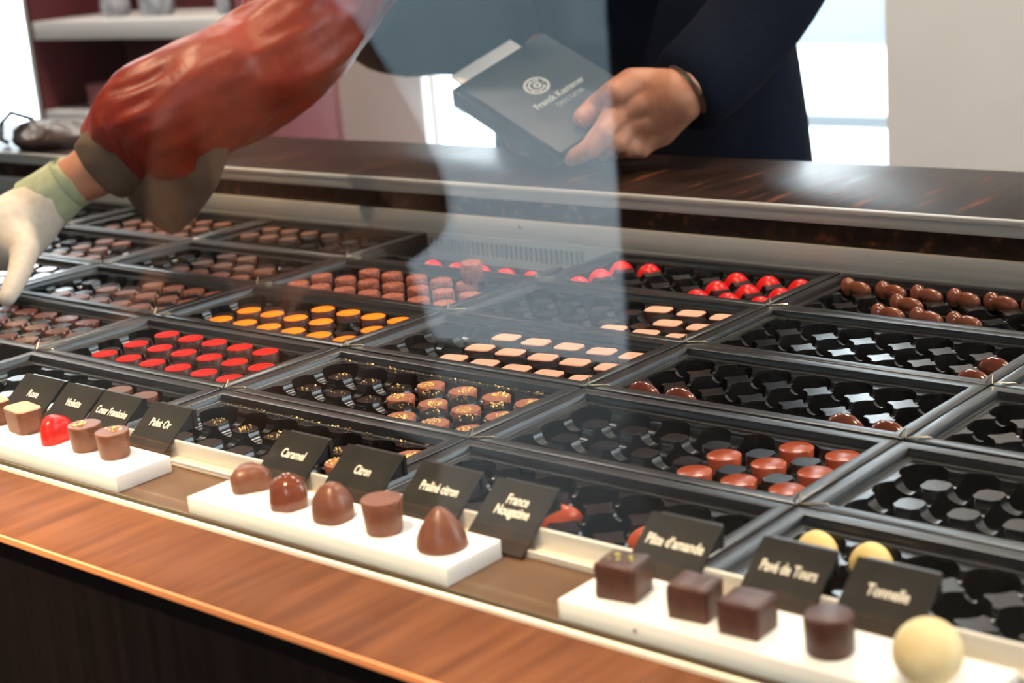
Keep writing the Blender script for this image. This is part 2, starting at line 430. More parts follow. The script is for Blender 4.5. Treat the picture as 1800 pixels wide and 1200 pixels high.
# glowing ceiling panels added out of view to brighten the back wall
M['glow_face'] = bpy.data.materials.new('fill_panel_glow'); M['glow_face'].use_nodes = True
_n = M['glow_face'].node_tree.nodes['Principled BSDF']; _n.inputs['Emission Color'].default_value = (1.0, 0.90, 0.78, 1); _n.inputs['Emission Strength'].default_value = 29.0
for _i, (_x, _y) in enumerate(((-3.9, 2.0), (-2.1, 2.0), (-0.3, 2.0), (1.5, 2.0))):
    _t = thing('fill_panel', 'added glowing fill panel, %s of the row behind the counter' % ['leftmost', 'second from left', 'second from right', 'rightmost'][_i], 'fill light', (_x, _y, CE), group='added fill panels behind the counter')
    bm = bmesh.new(); box(bm, (0, 0, -0.012), (0.66, 0.66, 0.024), bevel=0.003); link('frame', mesh_of(bm, 'frame', M['white']), _t)
    bm = bmesh.new(); box(bm, (0, 0, -0.026), (0.60, 0.60, 0.003)); link('glow_face', mesh_of(bm, 'glow_face', M['glow_face'], False), _t)
bl = thing('added_blind', 'added unseen dark blind that keeps window light off the tray reflections', 'blind', (-2.24, YB - 0.045, 0.55))  # added above the view to keep the tray reflections dark
bm = bmesh.new(); box(bm, (0, 0, 0.95), (1.26, 0.006, 1.88)); link('fabric', mesh_of(bm, 'fabric', M['maroon'], False), bl)
bm = bmesh.new(); box(bm, (0, 0, 0.01), (1.27, 0.02, 0.022), bevel=0.003); link('bottom_bar', mesh_of(bm, 'bottom_bar', M['steel']), bl)
bm = bmesh.new(); tube(bm, [(-0.64, 0, 1.90), (0.64, 0, 1.90)], 0.03, 16); link('roller', mesh_of(bm, 'roller', M['steel']), bl)
mb = thing('added_dark_board', 'added unseen dark board on the pier that darkens the tray reflections', 'board', (-3.23, YB - 0.02, 0.42))  # added out of view so the left trays mirror something dark
bm = bmesh.new(); box(bm, (0, 0, 0.95), (0.60, 0.02, 1.9)); link('panel', mesh_of(bm, 'panel', M['darkwall'], False), mb)
bm = bmesh.new()
for a_, b_, c_, d_ in ((0, 0.0, 0.66, 0.03), (0, 1.9, 0.66, 0.03), (-0.315, 0.95, 0.03, 1.87), (0.315, 0.95, 0.03, 1.87)): box(bm, (a_, -0.005, b_), (c_, 0.03, d_))
link('frame', mesh_of(bm, 'frame', M['maroon'], False), mb)
# outside
bm = bmesh.new(); box(bm, (-3, YB + 6.2, FL - 0.35), (30, 12, 0.1)); struct('ground', bm, M['paving'])
bm = bmesh.new(); box(bm, (-2.5, YF - 3.2, FL - 0.08), (14, 6, 0.1)); struct('pavement', bm, M['paving'])
bm = bmesh.new(); box(bm, (-2.5, -8.6, 1.2), (16, 0.3, 6)); solid('building_facade', bm, M['facade'], 'blue grey building wall across the street, mirrored in the counter glass', 'building', smooth=False)
bm = bmesh.new()
box(bm, (-2.2, 5.0, -0.62), (6.0, 0.05, 0.05)); box(bm, (-2.2, 5.0, -0.98), (6.0, 0.04, 0.04))
for k in range(9): box(bm, (-5.0 + k * 0.7, 5.0, -0.95), (0.03, 0.03, 0.68))
solid('balcony_railing', bm, M['railing'], 'grey railing standing outside the bright window', 'railing', smooth=False)
bm = bmesh.new(); box(bm, (-4.6, 13.0, -1.05), (9.0, 0.3, 0.62)); box(bm, (-3.0, 13.0, -0.6), (2.0, 0.3, 0.3))
solid('distant_hedge', bm, M['railing'], 'pale blue far-off low wall seen through the bright window', 'wall', smooth=False)

# ceiling spotlights (bodies)
def spotlight(a, b, label):
    t = thing('ceiling_spotlight', label, 'ceiling lamp', (a[0], a[1], CE), group='ceiling spotlights over the counter')
    bm = bmesh.new(); lathe(bm, [(0.035, -0.012), (0.035, 0.0)], 20); link('mounting_plate', mesh_of(bm, 'mounting_plate', M['steel']), t)
    d = (Vector(b) - Vector(a)).normalized(); q = d.to_track_quat('Z', 'Y').to_matrix().to_4x4()
    bm = bmesh.new()
    lathe(bm, [(0.026, -0.05), (0.034, -0.045), (0.036, 0.02), (0.032, 0.02), (0.030, -0.03), (0.0, -0.03)], 24)
    for v in bm.verts: v.co = q @ v.co + Vector((0, 0, -0.065))
    link('lamp_head', mesh_of(bm, 'lamp_head', M['steel']), t)
for i, (a, b, e) in enumerate(SPOTS):
    spotlight(a, b, 'round steel spotlight on the ceiling, %s' % ['above the left sample plate', 'above the middle sample plate', 'above the right sample plate', 'above the far left trays', 'above the back middle trays', 'added to light the customer in brown', 'added to light the middle trays from the right'][i])

# ------------------------------------------------------------------ display counter
ZL = 0.012
X0, X1 = -1.35, 1.75
t = thing('display_counter', 'long dark wood display counter with glass front and recessed tray well', 'counter', ((X0 + X1) / 2, 0.1, FL))
cx = (X0 + X1) / 2
def cpart(name, boxes, mat, bevel=0.0, par=None):
    bm = bmesh.new()
    for (a0, a1, b0, b1, c0, c1) in boxes:
        box(bm, ((a0 + a1) / 2 - cx, (b0 + b1) / 2 - 0.1, (c0 + c1) / 2 - FL), (a1 - a0, b1 - b0, c1 - c0), bevel=bevel)
    return link(name, mesh_of(bm, name, mat, smooth=bevel > 0), par or t)
cpart('front_top', [(X0, X1, -0.2830, -0.2135, ZL - 0.005, ZL)], M['wood'], 0.0006)
cpart('front_edge', [(X0, X1, -0.2846, -0.2832, ZL - 0.004, ZL - 0.0002)], M['bevel'])
cpart('front_panel', [(X0, X1, -0.281, -0.262, FL + 0.06, ZL - 0.0055)], M['panel'])
cpart('plinth', [(X0, X1, -0.24, 0.70, FL, FL + 0.06)], M['panel'])
cpart('ledge', [(X0, X1, -0.2030, -0.1375, ZL - 0.03, ZL)], M['ledge'])
cpart('glass_channel', [(X0, X1, -0.2132, -0.2113, ZL - 0.03, ZL + 0.0022)], M['seal'])
cpart('glass_gasket', [(X0, X1, -0.2112, -0.2095, ZL - 0.03, ZL + 0.0005), (X0, X1, -0.2095, -0.2032, ZL - 0.03, ZL - 0.004)], M['gasket'])
cpart('front_rail', [(X0, X1, -0.1505, -0.1370, ZL + 0.0002, ZL + 0.0022), (X0, X1, -0.1395, -0.1370, ZL + 0.0022, 0.0250), (X0, X1, -0.1505, -0.1485, ZL + 0.0022, ZL + 0.0042)], M['alu_front'], 0.0004)
cpart('well_floor', [(X0, X1, -0.1365, 0.53, -0.055, -0.045)], M['foot'])
cpart('well_wall', [(X0, X1, -0.1368, -0.1350, -0.045, 0.0)], M['foot'])
cpart('back_rail', [(X0, X1, 0.5195, 0.530, 0.0035, 0.0245)], M['alu'], 0.0008)
cpart('vent_shade_sheet', [(X0, X1, 0.5245, 0.5255, -0.045, 0.003)], M['foot'])  # dark sheet added in place of the shade behind the vent slots
# slotted vent
bm = bmesh.new()
def vb(a0, a1, b0, b1, c0, c1): box(bm, ((a0 + a1) / 2 - cx, (b0 + b1) / 2 - 0.1, (c0 + c1) / 2 - FL), (a1 - a0, b1 - b0, c1 - c0))
vb(X0, X1, 0.518, 0.522, -0.003, 0.0034); vb(X0, X1, 0.518, 0.522, -0.045, -0.0195)
vb(X0, -0.02, 0.518, 0.522, -0.0195, -0.003); vb(0.245, X1, 0.518, 0.522, -0.0195, -0.003)
k = -0.02
while k < 0.245:
    vb(k, k + 0.0034, 0.518, 0.522, -0.0195, -0.003); k += 0.0069
link('vent_grille', mesh_of(bm, 'vent_grille', M['vent'], False), t)
bm = bmesh.new(); lathe(bm, [(0.0022, 0), (0.0022, 0.001), (0.0012, 0.0018), (0, 0.002)], 12)
for v in bm.verts: v.co = Matrix.Rotation(math.radians(90), 4, 'X') @ v.co
p = aty((915, 398), 0.5193); link('screw', mesh_of(bm, 'screw', M['wire']), t, (p.x - cx, p.y - 0.1, p.z - FL))
cpart('back_riser', [(X0, X1, 0.526, 0.545, 0.0245, 0.046)], M['wenge'])
cpart('back_top', [(X0, X1, 0.527, 0.735, 0.046, 0.060)], M['wenge'], 0.0008)
cpart('back_top_trim', [(X0, X1, 0.5205, 0.5268, 0.0455, 0.0605), (X0, X1, 0.5195, 0.5206, 0.0555, 0.0600)], M['alu'], 0.0005)
cpart('back_panel', [(X0, X1, 0.700, 0.715, FL + 0.06, 0.046)], M['panel'])
cpart('end_panel', [(X1 + 0.001, X1 + 0.02, -0.28, 0.735, FL, ZL)], M['panel']); cpart('end_panel', [(X0 - 0.02, X0 - 0.001, -0.28, 0.735, FL, ZL)], M['panel'])
cpart('well_end', [(X1 - 0.012, X1, -0.134, 0.517, -0.045, 0.0)], M['foot']); cpart('well_end', [(X0, X0 + 0.012, -0.134, 0.517, -0.045, 0.0)], M['foot'])
bm = bmesh.new(); box(bm, (0, 0, 0.28), (X1 - X0 - 0.01, 0.006, 0.56))
for f in bm.faces: f.material_index = 0 if abs(f.normal.y) > 0.9 else 1
link('front_glass', mesh_of(bm, 'front_glass', [M['pane'], M['edge']], False), t, (0, -0.2062 - 0.1, ZL - 0.0038 - FL))

# ------------------------------------------------------------------ trays
G = 0.0336; TW, TD = 0.2560, 0.1264; PX, PY = 0.0310, 0.0277
UU = 0.28
TX = {c: x * UU - 0.0096 for c, x in dict(W=-2.62, X=-1.70, Y=-0.777, Z=0.143, A=1.071, B=1.994, C=2.912).items()}
TY = {r: y * UU + 0.0075 for r, y in {0: -0.477, 1: -0.022, 2: 0.441, 3: 0.895, 4: 1.34}.items()}

def cyl_cut(bm, c, axis, r0, r1, L, seg, caps=True):
    """closed cylinder/cone along axis centred at c"""
    ax = Vector(axis).normalized()
    a = ax.cross(Vector((0, 0, 1))) if abs(ax.z) < 0.9 else Vector((1, 0, 0))
    a.normalize(); b = ax.cross(a)
    A = [bm.verts.new(Vector(c) - ax * L / 2 + a * r0 * math.cos(2 * math.pi * k / seg) + b * r0 * math.sin(2 * math.pi * k / seg)) for k in range(seg)]
    B = [bm.verts.new(Vector(c) + ax * L / 2 + a * r1 * math.cos(2 * math.pi * k / seg) + b * r1 * math.sin(2 * math.pi * k / seg)) for k in range(seg)]
    for k in range(seg): bm.faces.new((A[k], A[(k + 1) % seg], B[(k + 1) % seg], B[k]))
    bm.faces.new(list(reversed(A))); bm.faces.new(B)

def tmp_mesh(bm):
    bmesh.ops.recalc_face_normals(bm, faces=bm.faces[:])
    me = bpy.data.meshes.new('tmp'); bm.to_mesh(me); bm.free(); return me

def tray_meshes(kind, rows=3, rear=True):
    r, pr, seg = dict(round=(0.0149, 0.0086, 40), star=(0.01645, 0.0055, 48))[kind]
    depth = 0.016
    td = TD if rear else PY + G * (rows - 1) + 0.0205
    bm = bmesh.new(); box(bm, (TW / 2, td / 2, -0.0095), (TW - 0.002, td - 0.002, 0.019))
    body = tmp_mesh(bm)
    bm = bmesh.new()
    for i in range(7):
        for j in range(rows):
            cyl_cut(bm, (PX + G * i, PY + G * j, -depth / 2 + 0.001), (0, 0, 1), r * 0.86, r, depth + 0.002, seg)
    # pockets may slightly touch when r is near G/2, so alternate them in two cuts
    body2 = boolean(body, tmp_mesh(bm))
    for ax, rng in (('x', [(i + 0.5, j) for i in range(6) for j in range(rows)]), ('y', [(i, j + 0.5) for i in range(7) for j in range(rows - 1)])):
        bm = bmesh.new()
        for i, j in rng:
            cyl_cut(bm, (PX + G * i, PY + G * j, 0.0006), (1, 0, 0) if ax == 'x' else (0, 1, 0), pr, pr, 0.012, 24)
        body2 = boolean(body2, tmp_mesh(bm))
    body2.materials.clear(); body2.materials.append(M['plastic'])
    body2.polygons.foreach_set('material_index', [0] * len(body2.polygons))
    body2.polygons.foreach_set('use_smooth', [True] * len(body2.polygons))
    body2.set_sharp_from_angle(angle=math.radians(35))
    # raised rim
    prof = [(0.0, -0.019), (0.0, 0.0044), (0.0003, 0.0052), (0.0010, 0.0056), (0.0044, 0.0059), (0.0090, 0.0057), (0.0098, 0.0054), (0.0102, 0.0048), (0.0110, 0.0012), (0.0116, 0.0006), (0.0160, 0.0003), (0.0162, -0.002)]
    bm = bmesh.new(); rings = []
    for ins, z in prof:
        rings.append([bm.verts.new(Vector(p)) for p in ((ins, ins, z), (TW - ins, ins, z), (TW - ins, td - (ins if rear else 0), z), (ins, td - (ins if rear else 0), z))])
    for A, B in zip(rings[:-1], rings[1:]):
        for k in range(4 if rear else 4):
            if not rear and k == 2: continue
            bm.faces.new((A[k], A[(k + 1) % 4], B[(k + 1) % 4], B[k]))
    rim = mesh_of(bm, 'rim', M['rim'], True, 30)
    return body2, rim

# bright wire stands in for the bright edge of the rim's mitred front-left end
bm = bmesh.new()
tube(bm, [(-0.0050, 0.0030, 0.0058), (-0.0012, 0.0055, 0.0110), (0.0005, 0.0010, 0.0060), (0.0022, 0.0008, 0.0066), (0.0145, 0.0075, 0.0066), (0.0150, 0.0085, 0.0056)], 0.0006, 6)
rim_end_me = mesh_of(bm, 'rim_end_edge', M['wire'])

tray_kinds = {}
def get_tray(kind, rows=3, rear=True):
    k = (kind, rows, rear)
    if k not in tray_kinds: tray_kinds[k] = tray_meshes(kind, rows, rear)
    return tray_kinds[k]

TRAYS = {
 'A1': ('round', 'holding gold-flecked chocolates in its right half'), 'Z1': ('round', 'holding chocolates with flat bright red tops'),
 'B1': ('round', 'holding plain caramel-brown round chocolates at its right end'), 'C1': ('round', 'quite empty with eight-sided pillars at the right edge'),
 'A2': ('round', 'holding fifteen pale pink-topped chocolates'), 'Z2': ('round', 'holding chocolates with flat orange tops'),
 'B2': ('star', 'with a pair of almond-shaped chocolates at each front corner'), 'C2': ('star', 'empty with star-shaped pillars at the right edge'),
 'A3': ('round', 'holding eight pale pink-topped chocolates'), 'Z3': ('round', 'holding rough brown nib-covered chocolates'),
 'B3': ('star', 'with bright star-shaped pillars in front of peanut-shaped chocolates'), 'C3': ('star', 'showing only a corner at the right edge'),
 'A4': ('star', 'holding red dome chocolates against the back rail'), 'Z4': ('round', 'single row of red domes below the slotted vent'),
 'B4': ('star', 'holding peanut-shaped milk chocolates, against the back rail'),
 'A0': ('round', 'strewn with gold flakes behind the Caramel card'), 'B0': ('star', 'with wide round cups behind the middle name cards'),
 'C0': ('star', 'holding two yellow domes behind the right-hand name cards'), 'Z0': ('round', 'nearly empty with two brown chocolates behind the leftmost name cards'),
 'Y1': ('round', 'full of shiny chocolates at the left edge'),
 'Y2': ('round', 'holding dull brown chocolates beside the tray of orange tops'), 'Y3': ('round', 'holding matt brown chocolates beside the rough nib-covered ones'),
 'Y4': ('round', 'holding a cluster of matt brown chocolates under the back rail'), 'X2': ('round', 'right under the gloved finger'),
 'X3': ('round', 'behind the gloved finger with a few dark chocolates'), 'X4': ('round', 'below the hanging sleeve lining in the back row'), 'W4': ('round', 'behind the gloved hand in the far back left corner'),
 'W3': ('round', 'partly hidden behind the gloved hand'),
}
tray_obj = {}
def put_tray(key):
    kind, desc = TRAYS[key]
    rear = key != 'Z4'; rows = 3 if rear else 1
    body, rim = get_tray(kind, rows, rear)
    c, r = key[0], int(key[1])
    o = thing('chocolate_tray', 'black plastic moulded tray %s' % desc, 'tray', (TX[c], TY[r], -0.001), group='black plastic chocolate trays')
    for ch in [link('pocket_insert', body, o), link('rim', rim, o)] + ([link('rim_end_edge', rim_end_me, o)]): pass
    tray_obj[key] = o
for k in TRAYS: put_tray(k)

# ------------------------------------------------------------------ chocolates
def rrect(wx, wy, r, n=6):
    pts = []
    for cx_, cy_, a0 in ((wx / 2 - r, wy / 2 - r, 0), (-wx / 2 + r, wy / 2 - r, 90), (-wx / 2 + r, -wy / 2 + r, 180), (wx / 2 - r, -wy / 2 + r, 270)):
        for k in range(n + 1):
            a = math.radians(a0 + 90 * k / n); pts.append((cx_ + r * math.cos(a), cy_ + r * math.sin(a)))
    return pts

def fb(f):
    bm = bmesh.new(); f(bm); return bm
def m_round(h, r0, r1, mat, name='chocolate'):
    return mesh_of(fb(lambda bm: lathe(bm, [(0, 0), (r0 * 0.9, 0), (r0, 0.0008), (r1 - 0.0001, h - 0.0006), (r1 - 0.0005, h), (0, h)], 32)), name, mat)
def m_disc(h, r, mat, name): 
    return mesh_of(fb(lambda bm: lathe(bm, [(r - 0.0001, h + 0.00005), (r, h + 0.0003), (r - 0.0004, h + 0.0006), (0, h + 0.0006)], 32)), name, mat)

HF = -0.0155   # pocket floor, relative to the tray surface
CH = {}
def reg(kind, base_name, parts, desc, cat='chocolate'):
    CH[kind] = (base_name, parts, desc)
def flakes(bm, r, h, n, seed, s=0.0009):
    rnd = random.Random(seed); ang = rnd.uniform(0, 6.28)
    for k in range(n):
        a = rnd.uniform(0, 6.283); d = r * math.sqrt(rnd.random())
        x = d * math.cos(a) * 0.6 + 0.3 * r * math.cos(ang); y = d * math.sin(a) * 0.6 + 0.3 * r * math.sin(ang)
        sz = s * rnd.uniform(0.5, 1.3)
        q = Matrix.Rotation(rnd.uniform(-0.8, 0.8), 3, 'X') @ Matrix.Rotation(rnd.uniform(-0.8, 0.8), 3, 'Y') @ Matrix.Rotation(rnd.uniform(0, 3), 3, 'Z')
        box(bm, (x, y, h + sz * 0.4), (sz, sz * 0.7, sz * 0.25), rot=q)
def almond(bm, L, Wd, Hh):
    segs = 20; rings = []
    n = 14
    for i in range(n + 1):
        t_ = i / n; x = -L / 2 + L * t_
        s_ = math.sin(math.pi * min(max(t_, 0.001), 0.999)) ** 0.6 * (1.0 - 0.18 * (t_ - 0.5))
        rings.append([bm.verts.new((x, Wd / 2 * s_ * math.cos(2 * math.pi * k / segs), Hh / 2 + Hh / 2 * s_ * math.sin(2 * math.pi * k / segs) * (1.15 if math.sin(2 * math.pi * k / segs) > 0.9 else 1))) for k in range(segs)])
    for A, B in zip(rings[:-1], rings[1:]):
        for k in range(segs): bm.faces.new((A[k], A[(k + 1) % segs], B[(k + 1) % segs], B[k]))
    bm.faces.new(rings[0]); bm.faces.new(rings[-1])
def peanut(bm):
    L = 0.0335; n = 34; segs = 20; rings = []
    for i in range(n + 1):
        t_ = i / n; x = -L / 2 + L * t_
        a = math.sqrt(max(0.0, 1 - ((x + 0.0105) / 0.0068) ** 2)) * 0.0072
        b = math.sqrt(max(0.0, 1 - ((x - 0.0040) / 0.0132) ** 2)) * 0.0060
        neck = 0.0050 if -0.012 < x < 0.006 else 0
        s_ = max(a, b, neck, 0.0006)
        rings.append([bm.verts.new((x, s_ * math.cos(2 * math.pi * k / segs), 0.0105 + 1.2 * s_ * math.sin(2 * math.pi * k / segs))) for k in range(segs)])
    for A, B in zip(rings[:-1], rings[1:]):
        for k in range(segs): bm.faces.new((A[k], A[(k + 1) % segs], B[(k + 1) % segs], B[k]))
    bm.faces.new(rings[0]); bm.faces.new(rings[-1])
def dome_prof(r, h, base=0.003):
    return [(0, 0), (r * 0.93, 0), (r, 0.0006), (r, base)] + [(r * math.cos(a), base + (h - base) * math.sin(a)) for a in [math.radians(x) for x in range(12, 90, 12)]] + [(0, h)]

reg('red', 'red_topped_chocolate', [('body', m_round(0.0180, 0.0096, 0.0113, M['pbody'])), ('coloured_top', m_disc(0.0180, 0.0111, M['redtop'], 'coloured_top'))], 'round chocolate with bright red top')
reg('orange', 'orange_topped_chocolate', [('body', m_round(0.0165, 0.0096, 0.0113, M['pbody'])), ('coloured_top', m_disc(0.0165, 0.0111, M['orange'], 'coloured_top'))], 'round chocolate with flat orange top')
def pinkbody(bm, h=0.0150, wx=0.0235, wy=0.0185, r=0.0048): prism(bm, [(x * 0.88, y * 0.88) for x, y in rrect(wx, wy, r)], 0, h, 1 / 0.88)
def pinktop(bm, h=0.0150, wx=0.0232, wy=0.0182, r=0.0047): prism(bm, rrect(wx, wy, r), h + 0.00005, h + 0.0008, 0.97)
reg('pink', 'pink_topped_chocolate', [('body', mesh_of(fb(pinkbody), 'body', M['pbody'])), ('coloured_top', mesh_of(fb(pinktop), 'coloured_top', M['pink']))], 'pale pink-topped rectangular chocolate')
for v in range(4):
    reg('gold%d' % v, 'gold_flecked_chocolate', [('body', m_round(0.0150, 0.0096, 0.0112, M['goldtop'])), ('gold_flakes', mesh_of(fb(lambda bm: flakes(bm, 0.0112, 0.0150, 60, 11 + v, 0.00125)), 'gold_flakes', M['gold'], False))], 'round chocolate with gold flakes')
reg('caramel', 'caramel_chocolate', [('body', m_round(0.0165, 0.0098, 0.0114, M['caramel'])), ('top_disc', m_disc(0.0165, 0.0112, M['caramel'], 'top_disc'))], 'plain caramel-brown round chocolate')
reg('brown', 'brown_chocolate', [(None, m_round(0.0165, 0.0096, 0.0112, M['milk']))], 'round plain brown chocolate')
reg('shiny', 'shiny_chocolate', [(None, m_round(0.0165, 0.0096, 0.0114, M['glossy']))], 'round shiny dark brown chocolate')
def nib(bm):
    lathe(bm, [(0, 0), (0.0090, 0), (0.0096, 0.001), (0.0109, 0.017), (0.0100, 0.0190), (0.0070, 0.0198), (0.0035, 0.0200), (0, 0.0200)], 40)
    for v_ in bm.verts:
        if v_.co.z > 0.016: v_.co += Vector((noise.noise(v_.co * 900), noise.noise(v_.co * 900 + Vector((5, 0, 0))), noise.noise(v_.co * 900 + Vector((0, 9, 0))))) * 0.0009
reg('nib', 'nib_covered_chocolate', [(None, mesh_of(fb(nib), 'nib_covered_chocolate', M['text_choc']))], 'round chocolate with rough nib-covered top')
reg('dome', 'red_dome_chocolate', [(None, mesh_of(fb(lambda bm: lathe(bm, dome_prof(0.0134, 0.0200), 32)), 'red_dome_chocolate', M['red']))], 'glossy red dome chocolate')
reg('almond', 'almond_shaped_chocolate', [(None, mesh_of(fb(lambda bm: almond(bm, 0.0315, 0.0155, 0.0165)), 'almond', M['glossy']))], 'glossy almond-shaped brown chocolate')
reg('peanut', 'peanut_shaped_chocolate', [(None, mesh_of(fb(peanut), 'peanut', M['nutbrown']))], 'peanut-shaped milk chocolate')
reg('oblong', 'oblong_chocolate', [(None, mesh_of(fb(lambda bm: almond(bm, 0.0300, 0.0160, 0.0190)), 'oblong', M['caramel']))], 'oblong orange-brown chocolate')
reg('yellow', 'yellow_dome_chocolate', [(None, mesh_of(fb(lambda bm: lathe(bm, dome_prof(0.0128, 0.0225, 0.006), 36)), 'yellow', M['yellow']))], 'pale yellow dome chocolate')

ORD = ['leftmost', 'second from the left', 'third from the left', 'middle', 'third from the right', 'second from the right', 'rightmost']
ROWN = {0: 'front', 1: 'middle', 2: 'back'}
def place(kind, tray, cells, where, group, zf=HF, rot=None, prefix=''):
    rows = {}
    for i, j in cells: rows.setdefault(j, []).append(i)
    for j, ii in rows.items():
        ii.sort(); n = len(ii)
        for k, i in enumerate(ii):
            kk = kind if kind != 'gold' else 'gold%d' % random.randrange(4)
            nm, parts, desc = CH[kk]
            if n == 1: pos = 'alone in %s row' % ROWN[j]
            elif n == 2: pos = '%s of two in %s row' % (['left', 'right'][k], ROWN[j])
            else:
                w_ = 'leftmost' if k == 0 else 'rightmost' if k == n - 1 else ['', 'second', 'third', 'fourth', 'fifth', 'sixth'][k] + ' from left'
                pos = '%s in %s row' % (w_, ROWN[j])
            label = '%s, %s%s' % (desc, pos, where)
            tp = tray_obj[tray].location
            p = Vector((tp.x + PX + G * i + random.uniform(-0.0006, 0.0006), tp.y + PY + G * j + random.uniform(-0.0006, 0.0006), tp.z - ZT + zf))
            rz = (rot if rot is not None else random.uniform(0, 6.28)) + random.uniform(-0.05, 0.05)
            if parts[0][0] is None:
                o = link(nm, parts[0][1], None, p, (0, 0, rz)); tag(o, label, 'chocolate', group)
            else:
                o = thing(nm, label, 'chocolate', p, (0, 0, rz), group)
                for pn, me in parts:
                    c = link(pn, me, o)
                    if pn == 'gold_flakes': c['kind'] = 'stuff'
R7 = range(7)
place('red', 'Z1', [(i, 0) for i in range(1, 7)] + [(i, 1) for i in range(1, 7)] + [(i, 2) for i in range(1, 6)], '', 'red-topped chocolates')
place('orange', 'Z2', [(i, 0) for i in range(1, 7)] + [(i, 1) for i in (1, 2, 3, 4, 6)] + [(i, 2) for i in (3, 4, 5, 6)], '', 'orange-topped chocolates')
place('gold', 'A1', [(4, 0), (5, 0), (6, 0)] + [(i, j) for i in (3, 4, 5, 6) for j in (1, 2)], '', 'gold-flecked chocolates')
place('pink', 'A2', [(i, j) for i in range(2, 7) for j in range(3)], ' of the fuller tray', 'pink-topped chocolates in the fuller tray', rot=0.15)
place('pink', 'A3', [(4, 2), (5, 2), (6, 2), (5, 1), (6, 1), (4, 0), (5, 0), (6, 0)], ' of the tray behind', 'pink-topped chocolates in the tray behind', rot=0.15)
place('caramel', 'B1', [(4, 0), (5, 0), (6, 0), (4, 1), (5, 1), (6, 1), (5, 2), (6, 2)], '', 'caramel-brown round chocolates')
place('almond', 'B2', [(0, 0), (1, 0)], ' left', 'almond-shaped chocolates', zf=-0.0120, rot=-0.10)
place('almond', 'B2', [(5, 0), (6, 0)], ' right', 'almond-shaped chocolates', zf=-0.0120, rot=-0.10)
place('almond', 'B3', [(6, 0), (6, 1)], ' at the edge', 'almond-shaped chocolates', zf=-0.0120, rot=-0.10)
place('peanut', 'B4', [(i, 2) for i in R7] + [(2, 1)] + [(2, 0), (3, 0), (4, 0)], ' against the back rail', 'peanut-shaped chocolates', zf=-0.0095, rot=-0.28)
place('dome', 'A4', [(0, 0), (0, 1), (0, 2), (1, 2)], ' left', 'red dome chocolates')
place('dome', 'A4', [(i, j) for i in (4, 5, 6) for j in range(3)], ' right', 'red dome chocolates')
place('dome', 'Z4', [(i, 0) for i in range(2, 7)], ' below the slotted vent', 'red dome chocolates')
place('nib', 'Z3', [(i, 0) for i in R7] + [(i, 1) for i in range(0, 7)] + [(i, 2) for i in (1, 2, 3, 4, 5)], '', 'rough nib-covered chocolates')
place('brown', 'Z0', [(4, 2), (5, 2)], ' behind the Coeur Framboise card', 'brown chocolates behind the left name cards')
place('gold', 'A0', [(6, 2)], ' right of the Caramel card', 'gold-flecked chocolates in the front tray')
place('gold', 'A0', [(5, 1)], ' behind the Caramel card', 'gold-flecked chocolates in the front tray')
place('oblong', 'B0', [(3, 1)], ' beside the Nougatine card', 'orange-brown chocolates behind the middle cards', rot=1.0)
place('oblong', 'B0', [(5, 1)], ' left of the almond paste card', 'orange-brown chocolates behind the middle cards', rot=0.9)
place('yellow', 'C0', [(0, 2), (1, 2)], ' behind the rightmost name cards', 'yellow dome chocolates')
place('shiny', 'Y1', [(i, j) for i in range(1, 7) for j in range(3) if (i, j) not in ((6, 2),)], ' of left-edge tray', 'shiny chocolates at the left edge')
place('brown', 'Y2', [(i, 0) for i in range(1, 7)] + [(i, 1) for i in range(2, 7)] + [(3, 2), (4, 2), (5, 2), (6, 2)], ' beside the orange-topped tray', 'brown chocolates beside the orange tops')
place('brown', 'Y3', [(i, 0) for i in (2, 3, 4, 5)] + [(2, 1), (3, 1), (4, 1), (5, 1), (2, 2), (3, 2)], ' left of the nib-covered ones', 'brown chocolates left of the nib-covered ones')
place('brown', 'Y4', [(i, 2) for i in (0, 1, 2, 3)] + [(0, 1), (1, 1), (2, 1)], ' right of the hanging lining', 'brown chocolates in the back left trays')
place('shiny', 'X2', [(i, j) for i in (3, 4, 5, 6) for j in range(3)], ' under the gloved finger', 'shiny chocolates under the glove')
place('brown', 'X3', [(i, 0) for i in (3, 4, 5)] + [(i, 1) for i in (3, 4)] + [(3, 2), (4, 2)], ' behind the gloved finger', 'brown chocolates behind the glove')
place('brown', 'X4', [(i, j) for i in (1, 2, 3, 4, 5) for j in (0, 1, 2)], ' below the hanging lining', 'brown chocolates below the lining')
# the one chocolate lying on top of the others
nm, parts, desc = CH['nib']
p = atz((727, 490), 0.005)
o = link('nib_covered_chocolate', parts[0][1], None, (TX['Z'] + PX + G * 5.15, TY[3] + PY + G * 2 + 0.002, 0.0038), (0.06, 0.02, 1.0))
tag(o, 'rough-topped brown chocolate perched on top of the others at the back of its tray', 'chocolate', 'rough nib-covered chocolates')

